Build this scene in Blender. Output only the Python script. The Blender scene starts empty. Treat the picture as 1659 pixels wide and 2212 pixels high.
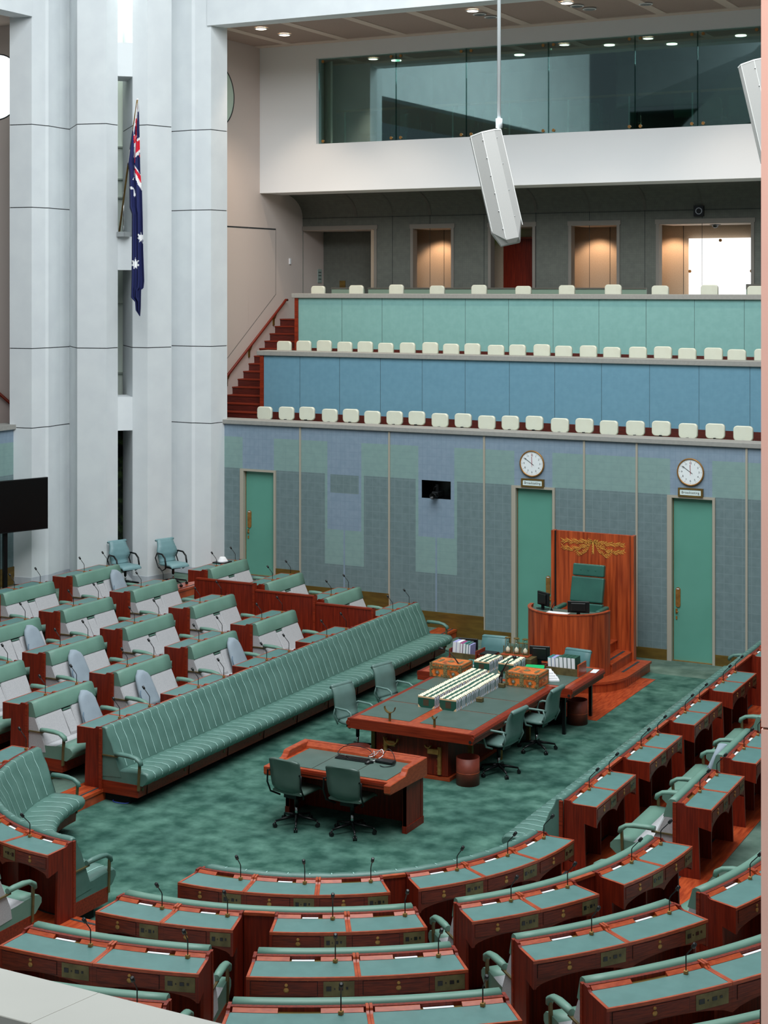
import bpy, bmesh, math, random
from mathutils import Vector, Matrix
random.seed(7)
PI = math.pi
S = bpy.context.scene
COL = S.collection

# ------------------------------------------------------------------ camera
cd = bpy.data.cameras.new('camera'); cam = bpy.data.objects.new('camera', cd); COL.objects.link(cam)
cam.location = (0, 0, 7.0); cam.rotation_euler = (PI / 2, 0, math.radians(27.4))
cd.sensor_fit = 'HORIZONTAL'; cd.sensor_width = 36.0; cd.lens = 3474.0 * 36 / 1659
cd.shift_y = (617.6 - 1106) / 1659; cd.clip_end = 200; cd.clip_start = 0.1
S.camera = cam

# ------------------------------------------------------------------ world + lights
w = bpy.data.worlds.new('world'); S.world = w; w.use_nodes = True
bg = w.node_tree.nodes['Background']; bg.inputs[0].default_value = (0.80, 0.90, 1.0, 1); bg.inputs[1].default_value = 0.13

def area(name, loc, rot, sx, sy, power, color):
    l = bpy.data.lights.new(name, 'AREA'); l.shape = 'RECTANGLE'; l.size = sx; l.size_y = sy
    l.energy = power; l.color = color
    o = bpy.data.objects.new(name, l); COL.objects.link(o); o.location = loc; o.rotation_euler = rot
    return o
def spot(name, loc, target, power, color, ang=70, blend=.8, r=.08):
    l = bpy.data.lights.new(name, 'SPOT'); l.energy = power; l.color = color
    l.spot_size = math.radians(ang); l.spot_blend = blend; l.shadow_soft_size = r
    o = bpy.data.objects.new(name, l); COL.objects.link(o); o.location = loc
    o.rotation_euler = (Vector(target) - Vector(loc)).to_track_quat('-Z', 'Y').to_euler()
    return o
area('skylight_lamp', (-9.5, 18.5, 18.5), (0, 0, 0), 14, 10, 3150, (0.90, 0.97, 1.0))
area('near_wall_fill_lamp', (-9, 3.5, 18.4), (math.radians(-28), 0, 0), 14, 3, 600, (0.92, 0.98, 1.0))  # lamp added to brighten the unseen wall mirrored in the booth glass
spot('near_fill_spot', (-5.0, 1.5, 9.5), (-3.2, 3.5, 5.0), 420, (1.0, .95, .88), 55)  # spot added to lift the near parapet, no fixture modelled
area('side_fill_lamp', (-5, 10.5, 17.0), (math.radians(58), 0, math.radians(35)), 12, 5, 1750, (0.95, 0.98, 1.0))  # added fill from the side for columns, end wall and fascia
spot('near_fill_spot', (-3.6, 2.2, 10.5), (-1.2, 6.2, 6.5), 1350, (1.0, .78, .70), 60)  # warm spot added to brighten the pillar beside the camera

S.view_settings.view_transform = 'Standard'; S.view_settings.look = 'None'
S.view_settings.exposure = 0.0; S.view_settings.gamma = 1.0; S.view_settings.use_curve_mapping = False

# ------------------------------------------------------------------ materials
def lin(c):
    c = c / 255.0
    return c / 12.92 if c <= 0.04045 else ((c + 0.055) / 1.055) ** 2.4
def rgb(r, g, b, k=1.0):
    return (min(lin(r) * k, .93), min(lin(g) * k, .93), min(lin(b) * k, .93), 1)
K = 1.25
MATS = {}
def mat(name, c, rough=.6, metal=0.0, spec=.5, c2=None, scale=6.0, stretch=(1, 1, 1), detail=3.0,
        bump=0.0, bscale=40.0, lo=.35, hi=.65, coat=0.0, k=K, sheen=0.0):
    m = bpy.data.materials.new(name); m.use_nodes = True; nt = m.node_tree; N = nt.nodes; L = nt.links
    b = N['Principled BSDF']
    b.inputs['Base Color'].default_value = rgb(*c, k=k)
    b.inputs['Roughness'].default_value = rough; b.inputs['Metallic'].default_value = metal
    b.inputs['Specular IOR Level'].default_value = spec
    b.inputs['Coat Weight'].default_value = coat; b.inputs['Coat Roughness'].default_value = .15
    b.inputs['Sheen Weight'].default_value = sheen
    if c2 or bump:
        tc = N.new('ShaderNodeTexCoord'); mp = N.new('ShaderNodeMapping')
        L.new(tc.outputs['Object'], mp.inputs['Vector']); mp.inputs['Scale'].default_value = stretch
    if c2:
        no = N.new('ShaderNodeTexNoise'); no.inputs['Scale'].default_value = scale; no.inputs['Detail'].default_value = detail
        L.new(mp.outputs[0], no.inputs['Vector'])
        r = N.new('ShaderNodeValToRGB'); r.color_ramp.elements[0].position = lo; r.color_ramp.elements[1].position = hi
        r.color_ramp.elements[0].color = rgb(*c, k=k); r.color_ramp.elements[1].color = rgb(*c2, k=k)
        L.new(no.outputs['Fac'], r.inputs['Fac']); L.new(r.outputs['Color'], b.inputs['Base Color'])
    if bump:
        n2 = N.new('ShaderNodeTexNoise'); n2.inputs['Scale'].default_value = bscale; n2.inputs['Detail'].default_value = 4
        L.new(mp.outputs[0], n2.inputs['Vector'])
        bu = N.new('ShaderNodeBump'); bu.inputs['Strength'].default_value = bump; bu.inputs['Distance'].default_value = .01
        L.new(n2.outputs['Fac'], bu.inputs['Height']); L.new(bu.outputs['Normal'], b.inputs['Normal'])
    MATS[name] = m
    return m
def emit(name, c, s):
    m = bpy.data.materials.new(name); m.use_nodes = True
    b = m.node_tree.nodes['Principled BSDF']; b.inputs['Base Color'].default_value = rgb(*c)
    b.inputs['Emission Color'].default_value = rgb(*c, k=1); b.inputs['Emission Strength'].default_value = s
    return m
def grid_mat(name, c, line, c3, sx, sz, wdt, jit=.5, rough=.85):
    # woven panel cloth: base tint, fine line grid on x and z
    m = mat(name, c, rough, spec=.2, c2=c3, scale=9, stretch=(1, 1, 1), k=K)
    nt = m.node_tree; N = nt.nodes; L = nt.links; b = N['Principled BSDF']
    src = b.inputs['Base Color'].links[0].from_socket
    tc = N.new('ShaderNodeTexCoord'); sp = N.new('ShaderNodeSeparateXYZ'); L.new(tc.outputs['Object'], sp.inputs[0])
    ad = N.new('ShaderNodeMath'); ad.operation = 'ADD'; L.new(sp.outputs[0], ad.inputs[0]); L.new(sp.outputs[1], ad.inputs[1])
    facs = []
    for out, per, ww in ((ad.outputs[0], sx, wdt), (sp.outputs[2], sz, wdt)):
        mm = N.new('ShaderNodeMath'); mm.operation = 'PINGPONG'; mm.inputs[1].default_value = per / 2
        L.new(out, mm.inputs[0])
        lt = N.new('ShaderNodeMath'); lt.operation = 'LESS_THAN'; lt.inputs[1].default_value = ww
        L.new(mm.outputs[0], lt.inputs[0]); facs.append(lt.outputs[0])
    mx = N.new('ShaderNodeMath'); mx.operation = 'MAXIMUM'; L.new(facs[0], mx.inputs[0]); L.new(facs[1], mx.inputs[1])
    ml = N.new('ShaderNodeMath'); ml.operation = 'MULTIPLY'; ml.inputs[1].default_value = jit; L.new(mx.outputs[0], ml.inputs[0])
    mix = N.new('ShaderNodeMix'); mix.data_type = 'RGBA'
    L.new(ml.outputs[0], mix.inputs[0]); L.new(src, mix.inputs[6]); mix.inputs[7].default_value = rgb(*line, k=K)
    L.new(mix.outputs[2], b.inputs['Base Color'])
    return m

WOODV = mat('wood_vertical', (122, 36, 17), .42, spec=.3, c2=(76, 20, 11), scale=5, stretch=(9, 9, .5), detail=5, coat=.03, lo=.3, hi=.75)
WOODX = mat('wood_along_x', (136, 46, 22), .4, spec=.3, c2=(92, 27, 13), scale=5, stretch=(.5, 9, 9), detail=5, coat=.04, lo=.3, hi=.75)
WOODT = mat('wood_top_trim', (162, 72, 38), .35, spec=.35, c2=(140, 54, 28), scale=7, stretch=(2, 2, 9), detail=4, coat=.1)
WOODD = mat('wood_drawer_front', (110, 38, 19), .45, spec=.3, c2=(76, 24, 13), scale=6, stretch=(1.2, 1.2, 14), detail=5, coat=.03)
WOODF = mat('wood_floor', (176, 76, 38), .35, c2=(138, 50, 24), scale=4, stretch=(7, 1, 1), detail=4, coat=.3)
WOODP = mat('wood_podium', (184, 82, 40), .35, spec=.35, c2=(112, 38, 18), scale=2.6, stretch=(7, 7, .45), detail=6, coat=.1, lo=.28, hi=.72)
WOODK = mat('wood_dark_shadow', (60, 18, 12), .5)
WOODS = mat('wood_stair', (88, 28, 18), .5, c2=(66, 19, 12), scale=6, stretch=(1, 8, 8))
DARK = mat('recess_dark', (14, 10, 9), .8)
LEATHER_TOP = mat('desk_leather', (80, 116, 112), .42, c2=(75, 110, 106), scale=8, spec=.45, bump=.05, bscale=160)
TABLE_LEATHER = mat('table_leather', (74, 92, 85), .45, c2=(69, 87, 80), scale=5, spec=.4)
GREEN = mat('bench_green_leather', (82, 114, 105), .38, c2=(72, 104, 95), scale=4, spec=.45, bump=.25, bscale=14)
GREENB = mat('headband_green_vinyl', (98, 131, 117), .45, c2=(92, 125, 111), scale=3, spec=.4)
SEAM = mat('seam_thread', (160, 196, 188), .6)
GREY = mat('grey_bench_fabric', (168, 167, 168), .9, c2=(158, 157, 159), scale=60, spec=.15, sheen=.2)
CUSH = mat('cushion_blue_grey', (138, 149, 158), .75, c2=(130, 141, 150), scale=5, spec=.3)
CUSHS = mat('cushion_side', (88, 108, 124), .7)
BRASS = mat('brass', (160, 116, 62), .35, metal=.4, c2=(136, 96, 48), scale=14)
BRASSP = mat('brass_plate', (106, 92, 58), .45, metal=.3, c2=(84, 72, 44), scale=9)
BRONZE = mat('bronze_skirting', (116, 92, 40), .5, metal=.45, c2=(98, 76, 34), scale=3, stretch=(1, 1, 5))
BLACK = mat('black_plastic', (16, 17, 18), .35)
BLACKM = mat('black_metal', (22, 23, 24), .3, metal=.5)
CHROME = mat('chrome', (170, 172, 172), .2, metal=1)
WHITE = mat('white_paper', (236, 236, 238), .7, k=1.0)
COLUMN = mat('column_white', (226, 230, 231), .75, c2=(220, 224, 226), scale=2, spec=.2, k=1.05)
WALLW = mat('painted_wall_white', (226, 226, 226), .8, spec=.15, k=1.15)
WALLP = mat('painted_wall_warm', (204, 190, 182), .85, spec=.1, k=1.1)
CEIL = mat('ceiling_warm', (214, 196, 184), .9, spec=.1, k=1.1)
JOINT = mat('joint_dark', (40, 44, 46), .9)
MARBLE = mat('marble_skirting', (204, 208, 214), .35, c2=(180, 186, 194), scale=3, k=1.05)
LEDGE = mat('stone_ledge', (144, 143, 138), .7, c2=(138, 137, 132), scale=20)
FRAME = mat('door_frame_beige', (158, 152, 138), .5)
DOORG = mat('door_green', (88, 146, 130), .5, c2=(82, 139, 123), scale=1.2)
TEAL = grid_mat('panel_teal_cloth', (126, 168, 164), (114, 156, 152), (120, 162, 158), .03, .03, .004, .5)
BLUE = grid_mat('panel_blue_cloth', (106, 146, 164), (98, 137, 155), (101, 141, 159), .03, .03, .004, .5)
W_DARK = grid_mat('wall_cloth_slate', (106, 124, 126), (124, 141, 143), (99, 117, 119), .17, .17, .006, .4)
W_LILAC = grid_mat('wall_cloth_lilac', (126, 143, 158), (110, 126, 142), (120, 138, 153), .105, .17, .005, .45)
W_GREEN = grid_mat('wall_cloth_green', (124, 150, 146), (108, 136, 132), (120, 145, 142), .9, .14, .004, .45)
W_BACK = grid_mat('wall_cloth_grey', (100, 102, 95), (90, 92, 86), (93, 95, 89), .05, .05, .006, .4)
CARPET = mat('carpet_green', (44, 76, 67), .95, spec=.05, c2=(78, 112, 101), scale=3.6, stretch=(1, 1, 1), detail=12, lo=.36, hi=.66, bump=.6, bscale=60)
CARPETG = mat('carpet_grey_green', (66, 86, 76), .95, spec=.05, c2=(100, 120, 108), scale=2.2, detail=8, bump=.4, bscale=60)
CREAM = mat('cream_leather', (216, 218, 200), .5, c2=(220, 223, 206), scale=5, k=1.08)
CHAIRG = mat('chair_green_leather', (96, 122, 116), .38, c2=(88, 113, 107), scale=4, bump=.1)
CHAIRD = mat('chair_dark_green_leather', (74, 92, 84), .34, c2=(66, 84, 76), scale=4)
CHAIRB = mat('chair_blue_grey_leather', (112, 146, 150), .45, c2=(104, 138, 142), scale=4)
CHAIRC = mat('chair_teal_leather', (84, 122, 122), .42, c2=(77, 114, 114), scale=4)
SPEAKG = mat('throne_green_leather', (44, 90, 78), .35, c2=(38, 80, 70), scale=3)
SPK = mat('loudspeaker_grey', (164, 163, 160), .7, c2=(168, 166, 162), scale=90)
SPKE = mat('loudspeaker_frame', (214, 214, 210), .6)
NAVY = mat('flag_navy', (26, 33, 82), .85)
RED = mat('flag_red', (206, 30, 52), .85)
FWHITE = mat('flag_white', (228, 230, 238), .85)
PINK = mat('pillar_pink_stone', (232, 200, 190), .8, c2=(228, 194, 184), scale=2, k=1.0)
PARA = mat('parapet_pale_stone', (196, 198, 192), .7, c2=(190, 192, 186), scale=2, k=1.05)
BINW = mat('bin_brown_leather', (122, 52, 36), .5, c2=(104, 42, 30), scale=6)
BGREEN = mat('book_dark_green', (26, 74, 60), .5)
BCREAM = mat('book_cream', (240, 232, 200), .6, k=1.05)
BTAN = mat('book_tan', (214, 176, 136), .6)
BPAGE = mat('book_pages', (226, 228, 240), .8, k=1.05)
BLABEL = mat('book_label_brown', (70, 56, 40), .5)
BOXO = mat('dispatch_box_orange', (216, 112, 44), .35, c2=(120, 58, 26), scale=9, lo=.45, hi=.7)
BOXB = mat('dispatch_box_gilt', (146, 132, 88), .4, metal=.2, c2=(84, 72, 48), scale=60)
SILVER = mat('silver_boss', (200, 200, 204), .3, metal=.8)
GREENP = mat('folder_green', (20, 170, 98), .5)
TEALB = mat('book_teal', (48, 110, 108), .5)
LILAC = mat('book_lilac', (150, 150, 196), .6)
MAGENTA = mat('book_magenta', (150, 44, 110), .6)
SAND = mat('sand_pink', (240, 200, 180), .8)
SCREEN = mat('screen_black', (4, 4, 5), .25)
LAMP = emit('downlight_glow', (255, 236, 214), 9)
GLOW = emit('frosted_glow', (244, 255, 252), 1.25)
EXITG = emit('exit_sign_green', (120, 230, 90), 1.2)
ROUNDG = emit('round_window_glow', (240, 252, 248), 1.4)

def glass_mat(name, tint, refl):
    m = bpy.data.materials.new(name); m.use_nodes = True; nt = m.node_tree; N = nt.nodes; L = nt.links
    for n in list(N):
        if n.type != 'OUTPUT_MATERIAL': N.remove(n)
    out = [n for n in N if n.type == 'OUTPUT_MATERIAL'][0]
    tr = N.new('ShaderNodeBsdfTransparent'); tr.inputs[0].default_value = (*tint, 1)
    gl = N.new('ShaderNodeBsdfGlossy'); gl.inputs['Roughness'].default_value = .02; gl.inputs[0].default_value = (.72, .92, .92, 1)
    mx = N.new('ShaderNodeMixShader'); mx.inputs[0].default_value = refl
    L.new(tr.outputs[0], mx.inputs[1]); L.new(gl.outputs[0], mx.inputs[2]); L.new(mx.outputs[0], out.inputs[0])
    return m
GLASS = glass_mat('gallery_glass', (.52, .70, .67), .26)
GLASSC = glass_mat('clear_glass', (.88, .94, .92), .06)
# patches of the mottled carpet get broad dark and light sweeps of the pile
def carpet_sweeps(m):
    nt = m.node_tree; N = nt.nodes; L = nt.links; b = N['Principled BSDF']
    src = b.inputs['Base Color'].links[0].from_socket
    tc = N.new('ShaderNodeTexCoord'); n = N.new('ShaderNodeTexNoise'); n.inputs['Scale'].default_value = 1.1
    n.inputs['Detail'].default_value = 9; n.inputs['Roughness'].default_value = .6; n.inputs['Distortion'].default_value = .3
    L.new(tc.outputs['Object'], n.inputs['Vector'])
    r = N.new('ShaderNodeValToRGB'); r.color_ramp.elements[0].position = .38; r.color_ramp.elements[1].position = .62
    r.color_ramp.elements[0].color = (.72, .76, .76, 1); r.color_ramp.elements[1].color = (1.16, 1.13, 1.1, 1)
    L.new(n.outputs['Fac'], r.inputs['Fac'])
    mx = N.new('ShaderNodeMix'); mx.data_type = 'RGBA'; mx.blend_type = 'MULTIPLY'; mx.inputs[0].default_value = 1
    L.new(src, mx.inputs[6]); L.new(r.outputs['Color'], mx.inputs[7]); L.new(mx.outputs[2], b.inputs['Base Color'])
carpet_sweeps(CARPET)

# ------------------------------------------------------------------ mesh helpers
def smat(p0, p1):
    pass
class MB:
    def __init__(s): s.v = []; s.f = []; s.m = []; s.sm = []
    def add(s, vs, fs, mi=0, smooth=False):
        b = len(s.v); s.v += [tuple(q) for q in vs]
        for f in fs: s.f.append(tuple(i + b for i in f)); s.m.append(mi); s.sm.append(smooth)
        return s
    def box(s, x0, x1, y0, y1, z0, z1, mi=0, T=None):
        vs = [(x, y, z) for x in (x0, x1) for y in (y0, y1) for z in (z0, z1)]
        if T: vs = [T(*q) for q in vs]
        return s.add(vs, [(0, 1, 3, 2), (4, 6, 7, 5), (0, 4, 5, 1), (2, 3, 7, 6), (0, 2, 6, 4), (1, 5, 7, 3)], mi)
    def prism(s, poly, z0, z1, mi=0, T=None):
        n = len(poly); vs = [(x, y, z0) for x, y in poly] + [(x, y, z1) for x, y in poly]
        if T: vs = [T(*q) for q in vs]
        fs = [tuple(range(n)), tuple(range(n, 2 * n))] + [(i, (i + 1) % n, n + (i + 1) % n, n + i) for i in range(n)]
        return s.add(vs, fs, mi)
    def rings(s, rings, mi=0, smooth=True, closed=True, caps=True):
        n = len(rings[0]); vs = [q for r in rings for q in r]; fs = []
        for i in range(len(rings) - 1):
            for j in range(n if closed else n - 1):
                k = (j + 1) % n
                fs.append((i * n + j, i * n + k, (i + 1) * n + k, (i + 1) * n + j))
        b = len(s.v); s.add(vs, fs, mi, smooth)
        if caps and closed:
            s.f.append(tuple(range(b, b + n))); s.m.append(mi); s.sm.append(False)
            s.f.append(tuple(range(b + (len(rings) - 1) * n, b + len(rings) * n))); s.m.append(mi); s.sm.append(False)
        return s
    def tube(s, pts, r, n=8, mi=0, smooth=True):
        pts = [Vector(p) for p in pts]; rr = r if isinstance(r, (list, tuple)) else [r] * len(pts); R = []
        up = Vector((0, 0, 1)); prev = None
        for i, p in enumerate(pts):
            d = (pts[min(i + 1, len(pts) - 1)] - pts[max(i - 1, 0)]).normalized()
            if prev is None:
                a = d.cross(up)
                if a.length < .05: a = d.cross(Vector((1, 0, 0)))
            else: a = prev - d * prev.dot(d)
            a.normalize(); prev = a; b = d.cross(a)
            R.append([tuple(p + (a * math.cos(2 * PI * j / n) + b * math.sin(2 * PI * j / n)) * rr[i]) for j in range(n)])
        return s.rings(R, mi, smooth)
    def lathe(s, prof, c=(0, 0, 0), n=20, mi=0, smooth=True):
        R = [[(c[0] + r * math.cos(2 * PI * j / n), c[1] + r * math.sin(2 * PI * j / n), c[2] + z) for j in range(n)] for r, z in prof]
        return s.rings(R, mi, smooth)
    def disc_y(s, c, r, th, n=28, mi=0):      # disc facing -y
        R = [[(c[0] + rr * math.cos(2 * PI * j / n), c[1] + dy, c[2] + rr * math.sin(2 * PI * j / n)) for j in range(n)] for rr, dy in ((r, 0), (r, -th))]
        return s.rings(R, mi, False)
    def sweep(s, prof, fr, ts, mi=0, smooth=False, caps=True):   # prof list (s,z); fr(t,s)->(x,y)
        R = [[(*fr(t, a), z) for a, z in (prof(t) if callable(prof) else prof)] for t in ts]
        return s.rings(R, mi, smooth, True, caps)
    def build(s, name, mats, parent=None, bevel=0, seg=1, autosm=False, T=None):
        me = bpy.data.meshes.new(name)
        off = Vector((0, 0, 0)); rot = 0
        if parent is not None: off = parent.location.copy() if parent.parent is None else (parent.location + parent.parent.location)
        vs = [(x - off.x, y - off.y, z - off.z) for x, y, z in s.v]
        if T: vs = [T(*q) for q in vs]
        me.from_pydata(vs, [], s.f)
        for mt in (mats if isinstance(mats, (list, tuple)) else [mats]): me.materials.append(mt)
        me.polygons.foreach_set('material_index', s.m); me.polygons.foreach_set('use_smooth', s.sm)
        bm = bmesh.new(); bm.from_mesh(me); bmesh.ops.recalc_face_normals(bm, faces=bm.faces); bm.to_mesh(me); bm.free()
        o = bpy.data.objects.new(name, me); COL.objects.link(o)
        if parent is not None: o.parent = parent
        if bevel:
            b = o.modifiers.new('bevel', 'BEVEL'); b.width = bevel; b.segments = seg; b.limit_method = 'ANGLE'; b.angle_limit = math.radians(40)
        return o
def tag(o, label, cat, group=None, kind=None):
    if label: o['label'] = label
    if cat: o['category'] = cat
    if group: o['group'] = group
    if kind: o['kind'] = kind
    return o
def thing(name, loc, label, cat, group=None):
    o = bpy.data.objects.new(name, None); COL.objects.link(o); o.location = loc; o.empty_display_size = .1
    return tag(o, label, cat, group)
def struct(name, mb, m, **k):
    o = mb.build(name, m, None, **k); o['kind'] = 'structure'; return o
def rrect(x0, x1, z0, z1, r, n=5):
    pts = []
    for cx, cz, a0 in ((x1 - r, z1 - r, 0), (x0 + r, z1 - r, 90), (x0 + r, z0 + r, 180), (x1 - r, z0 + r, 270)):
        for i in range(n + 1):
            a = math.radians(a0 + 90 * i / n); pts.append((cx + r * math.cos(a), cz + r * math.sin(a)))
    return pts
def text_mesh(name, txt, size, mt, M, parent=None, extrude=.001, font=None):
    c = bpy.data.curves.new(name, 'FONT'); c.body = txt; c.size = size; c.align_x = 'CENTER'; c.align_y = 'CENTER'; c.extrude = extrude
    t = bpy.data.objects.new(name, c); COL.objects.link(t)
    bpy.context.view_layer.update()
    me = bpy.data.meshes.new_from_object(t.evaluated_get(bpy.context.evaluated_depsgraph_get()))
    bpy.data.objects.remove(t); me.materials.clear(); me.materials.append(mt)
    if parent is not None: M = Matrix.Translation(-(parent.location + (parent.parent.location if parent.parent else Vector()))) @ M
    me.transform(M)
    o = bpy.data.objects.new(name, me); COL.objects.link(o)
    if parent is not None: o.parent = parent
    return o
TH = math.radians(27.4)
def proj(x, y, z):
    d = -math.sin(TH) * x + math.cos(TH) * y
    if d < .5: return (-9999, -9999)
    return (829.5 + 3474 * (math.cos(TH) * x + math.sin(TH) * y) / d, 617.6 + 3474 * (7 - z) / d)
def seen(pts, m=40):
    q = [proj(*p) for p in pts]
    return (max(a for a, b in q) > -m and min(a for a, b in q) < 1659 + m and max(b for a, b in q) > -m and min(b for a, b in q) < 2212 + m)

# ------------------------------------------------------------------ horseshoe plan: rows of desks
XR = [None] + [-6.785 + 1.355 * i for i in range(6)]          # desk line of each row, right block
XL = [None, -13.50, -14.81, -16.11, -17.40, -18.70]           # left block
def RK(k): return 2.72 + 1.345 * (k - 1)
def level(k): return 0.0 if k < 1 else .15 + .17 * (k - 1)
CXR, CXL, CY = -9.35, -10.95, 16.62
def fr_right(k): return lambda t, s: (XR[k] + s, t)
def fr_left(k): return lambda t, s: (XL[k] - s, t)
def arc_right(k, t, s):   # t = angle in degrees from straight down; negative continues on the straight middle
    R = RK(k)
    if t < 0: return (CXR + math.radians(t) * (R + .2), CY - R - s)
    a = math.radians(t); return (CXR + (R + s) * math.sin(a), CY - (R + s) * math.cos(a))
def fr_arc(k): return lambda t, s: arc_right(k, t, s)
def fr_arcm(k):
    def f(t, s):
        x, y = arc_right(k, t, s); return (CXR + CXL - x, y)
    return f

# ------------------------------------------------------------------ floors
mb = MB(); mb.box(-13.6, -6.6, 13.6, 28.05, -.3, 0); struct('floor', mb, CARPET)
mb = MB(); mb.box(-13.6, -6.6, 28.05, 29.2, -.3, .001); struct('floor', mb, CARPETG)
mb = MB(); mb.box(-11.4, -8.87, 24.55, 27.6, 0, .006); mb.box(-11.2, -9.2, 27.6, 28.3, 0, .006); struct('floor', mb, WOODF)
def row_line(k, s, ymax=29.1, n=10):
    pts = [(XL[k] - s, ymax), (XL[k] - s, 24.0), (XL[k] - s, CY)]
    for i in range(1, n + 1):
        a = 90 - 90 * i / n; x, y = arc_right(k, a, s); pts.append((CXR + CXL - x, y))
    for i in range(0, n + 1): pts.append(arc_right(k, 90 * i / n, s))
    pts += [(XR[k] + s, CY + .02), (XR[k] + s, 24.0), (XR[k] + s, ymax)]
    return pts
for k in range(1, 6):
    z0, z1 = level(k - 1) - .05, level(k)
    a = row_line(k, -.03); b = row_line(k, 9.0 if k == 5 else 1.5)
    if k == 5: b = [(max(x, -24.5), y) for x, y in b]
    if k == 5: b[0] = (-24.5, 29.1)
    mb = MB(); n = len(a)
    vs = [(x, y, z1) for x, y in a] + [(x, y, z1) for x, y in b] + [(x, y, z0) for x, y in a]
    fs = [(i, i + 1, n + i + 1, n + i) for i in range(n - 1)] + [(i, i + 1, 2 * n + i + 1, 2 * n + i) for i in range(n - 1)]
    mb.add(vs, fs); o = struct('floor', mb, CARPETG)
    mb = MB()
    def ribbon(s0, s1, za, zb, mi):
        p, q = row_line(k, s0), row_line(k, s1)
        vs = [(x, y, za) for x, y in p] + [(x, y, zb) for x, y in p] + [(x, y, zb) for x, y in q] + [(x, y, za) for x, y in q]
        m_ = len(p); fs = []
        for i in range(m_ - 1):
            for r in range(4):
                r2 = (r + 1) % 4; fs.append((r * m_ + i, r * m_ + i + 1, r2 * m_ + i + 1, r2 * m_ + i))
        fs += [(0, m_, 2 * m_, 3 * m_), tuple(m_ * r + m_ - 1 for r in range(4))]
        mb.add(vs, fs, mi)
    ribbon(-.05, .36, z1 - .03, z1 + .012, 0); ribbon(-.036, -.025, z0, z1 - .03, 0); ribbon(.02, .055, z1 + .012, z1 + .015, 1)
    struct('trim_%d' % k, mb, [WOODF, JOINT])

# ------------------------------------------------------------------ end wall with woven cloth panels, doors, clocks
WY = 29.14
def panel_wall(name, x0, x1, z0, z1, rects, holes, mats, M=lambda x, y, z: (x, y, z), y=WY):
    xs = sorted(set([x0, x1] + [v for r in rects for v in r[:2] if x0 < v < x1] + [v for r in holes for v in r[:2] if x0 < v < x1]))
    zs = sorted(set([z0, z1] + [v for r in rects for v in r[2:4] if z0 < v < z1] + [v for r in holes for v in r[2:4] if z0 < v < z1]))
    mb = MB()
    for i in range(len(xs) - 1):
        for j in range(len(zs) - 1):
            cx, cz = (xs[i] + xs[i + 1]) / 2, (zs[j] + zs[j + 1]) / 2
            if any(h[0] < cx < h[1] and h[2] < cz < h[3] for h in holes): continue
            mi = 0
            for r in rects:
                if r[0] < cx < r[1] and r[2] < cz < r[3]: mi = r[4]
            mb.add([M(xs[i], y, zs[j]), M(xs[i + 1], y, zs[j]), M(xs[i + 1], y, zs[j + 1]), M(xs[i], y, zs[j + 1])], [(0, 1, 2, 3)], mi)
    return struct(name, mb, mats)
doors = [(-18.56, -17.67, .83), (-12.28, -11.373, 0.0), (-9.133, -8.221, 0.0), (-3.0, -2.1, 0.0)]
bays = [-19.16, -17.08, -14.98, -12.87, -10.78, -9.73, -7.64, -5.55, -3.42, -1.2]
rects = []
for a, b in zip(bays[:-1], bays[1:]):
    rects.append((a, b, 3.77, 4.05, 1)); rects.append((a, b, 3.10, 3.77, 2))
for x0, x1, zz in doors: rects.append((x0 + .05, x1 - .06, 3.10, 4.05, 1))
for a, b in ((-17.08, -14.98), (-14.98, -12.87), (-7.64, -5.55), (-5.55, -3.42)):
    c = (a + b) / 2
    rects += [(c - .46, c + .46, 1.23, 3.10, 2), (c - .40, c + .40, 1.95, 4.05, 1), (c - .018, c + .018, .45, 1.95, 1)]
rects.append((-16.36, -15.69, 2.71, 3.09, 0))
NICHE = (-14.247, -13.603, 2.73, 3.09)
holes = [(x0, x1, zz, 3.095) for x0, x1, zz in doors] + [NICHE]
panel_wall('wall_end', -19.16, -1.2, 0, 4.05, rects, holes, [W_DARK, W_LILAC, W_GREEN])
# trims between the bays
mb = MB()
for x in bays[1:-1]:
    mb.box(x - .02, x + .02, WY - .02, WY + .01, .2 if x > -12.9 else (.46 if x > -15.1 else .73), 4.04)
struct('trim_6', mb, FRAME)
mb = MB()
for a, b, h in ((-19.16, -18.56, 1.03), (-17.67, -17.08, 1.03), (-17.08, -14.98, .73), (-14.98, -12.87, .46), (-12.87, -12.28, .2), (-11.373, -9.133, .2), (-8.221, -5.55, .2), (-5.55, -3, .46)):
    mb.box(a, b - .004, WY - .025, WY, 0, h)
struct('baseboard_end', mb, BRONZE)
mb = MB(); mb.box(-19.22, -1.2, WY - .06, WY + .42, 4.04, 4.135); struct('trim_7', mb, LEDGE, bevel=.008)
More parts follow.
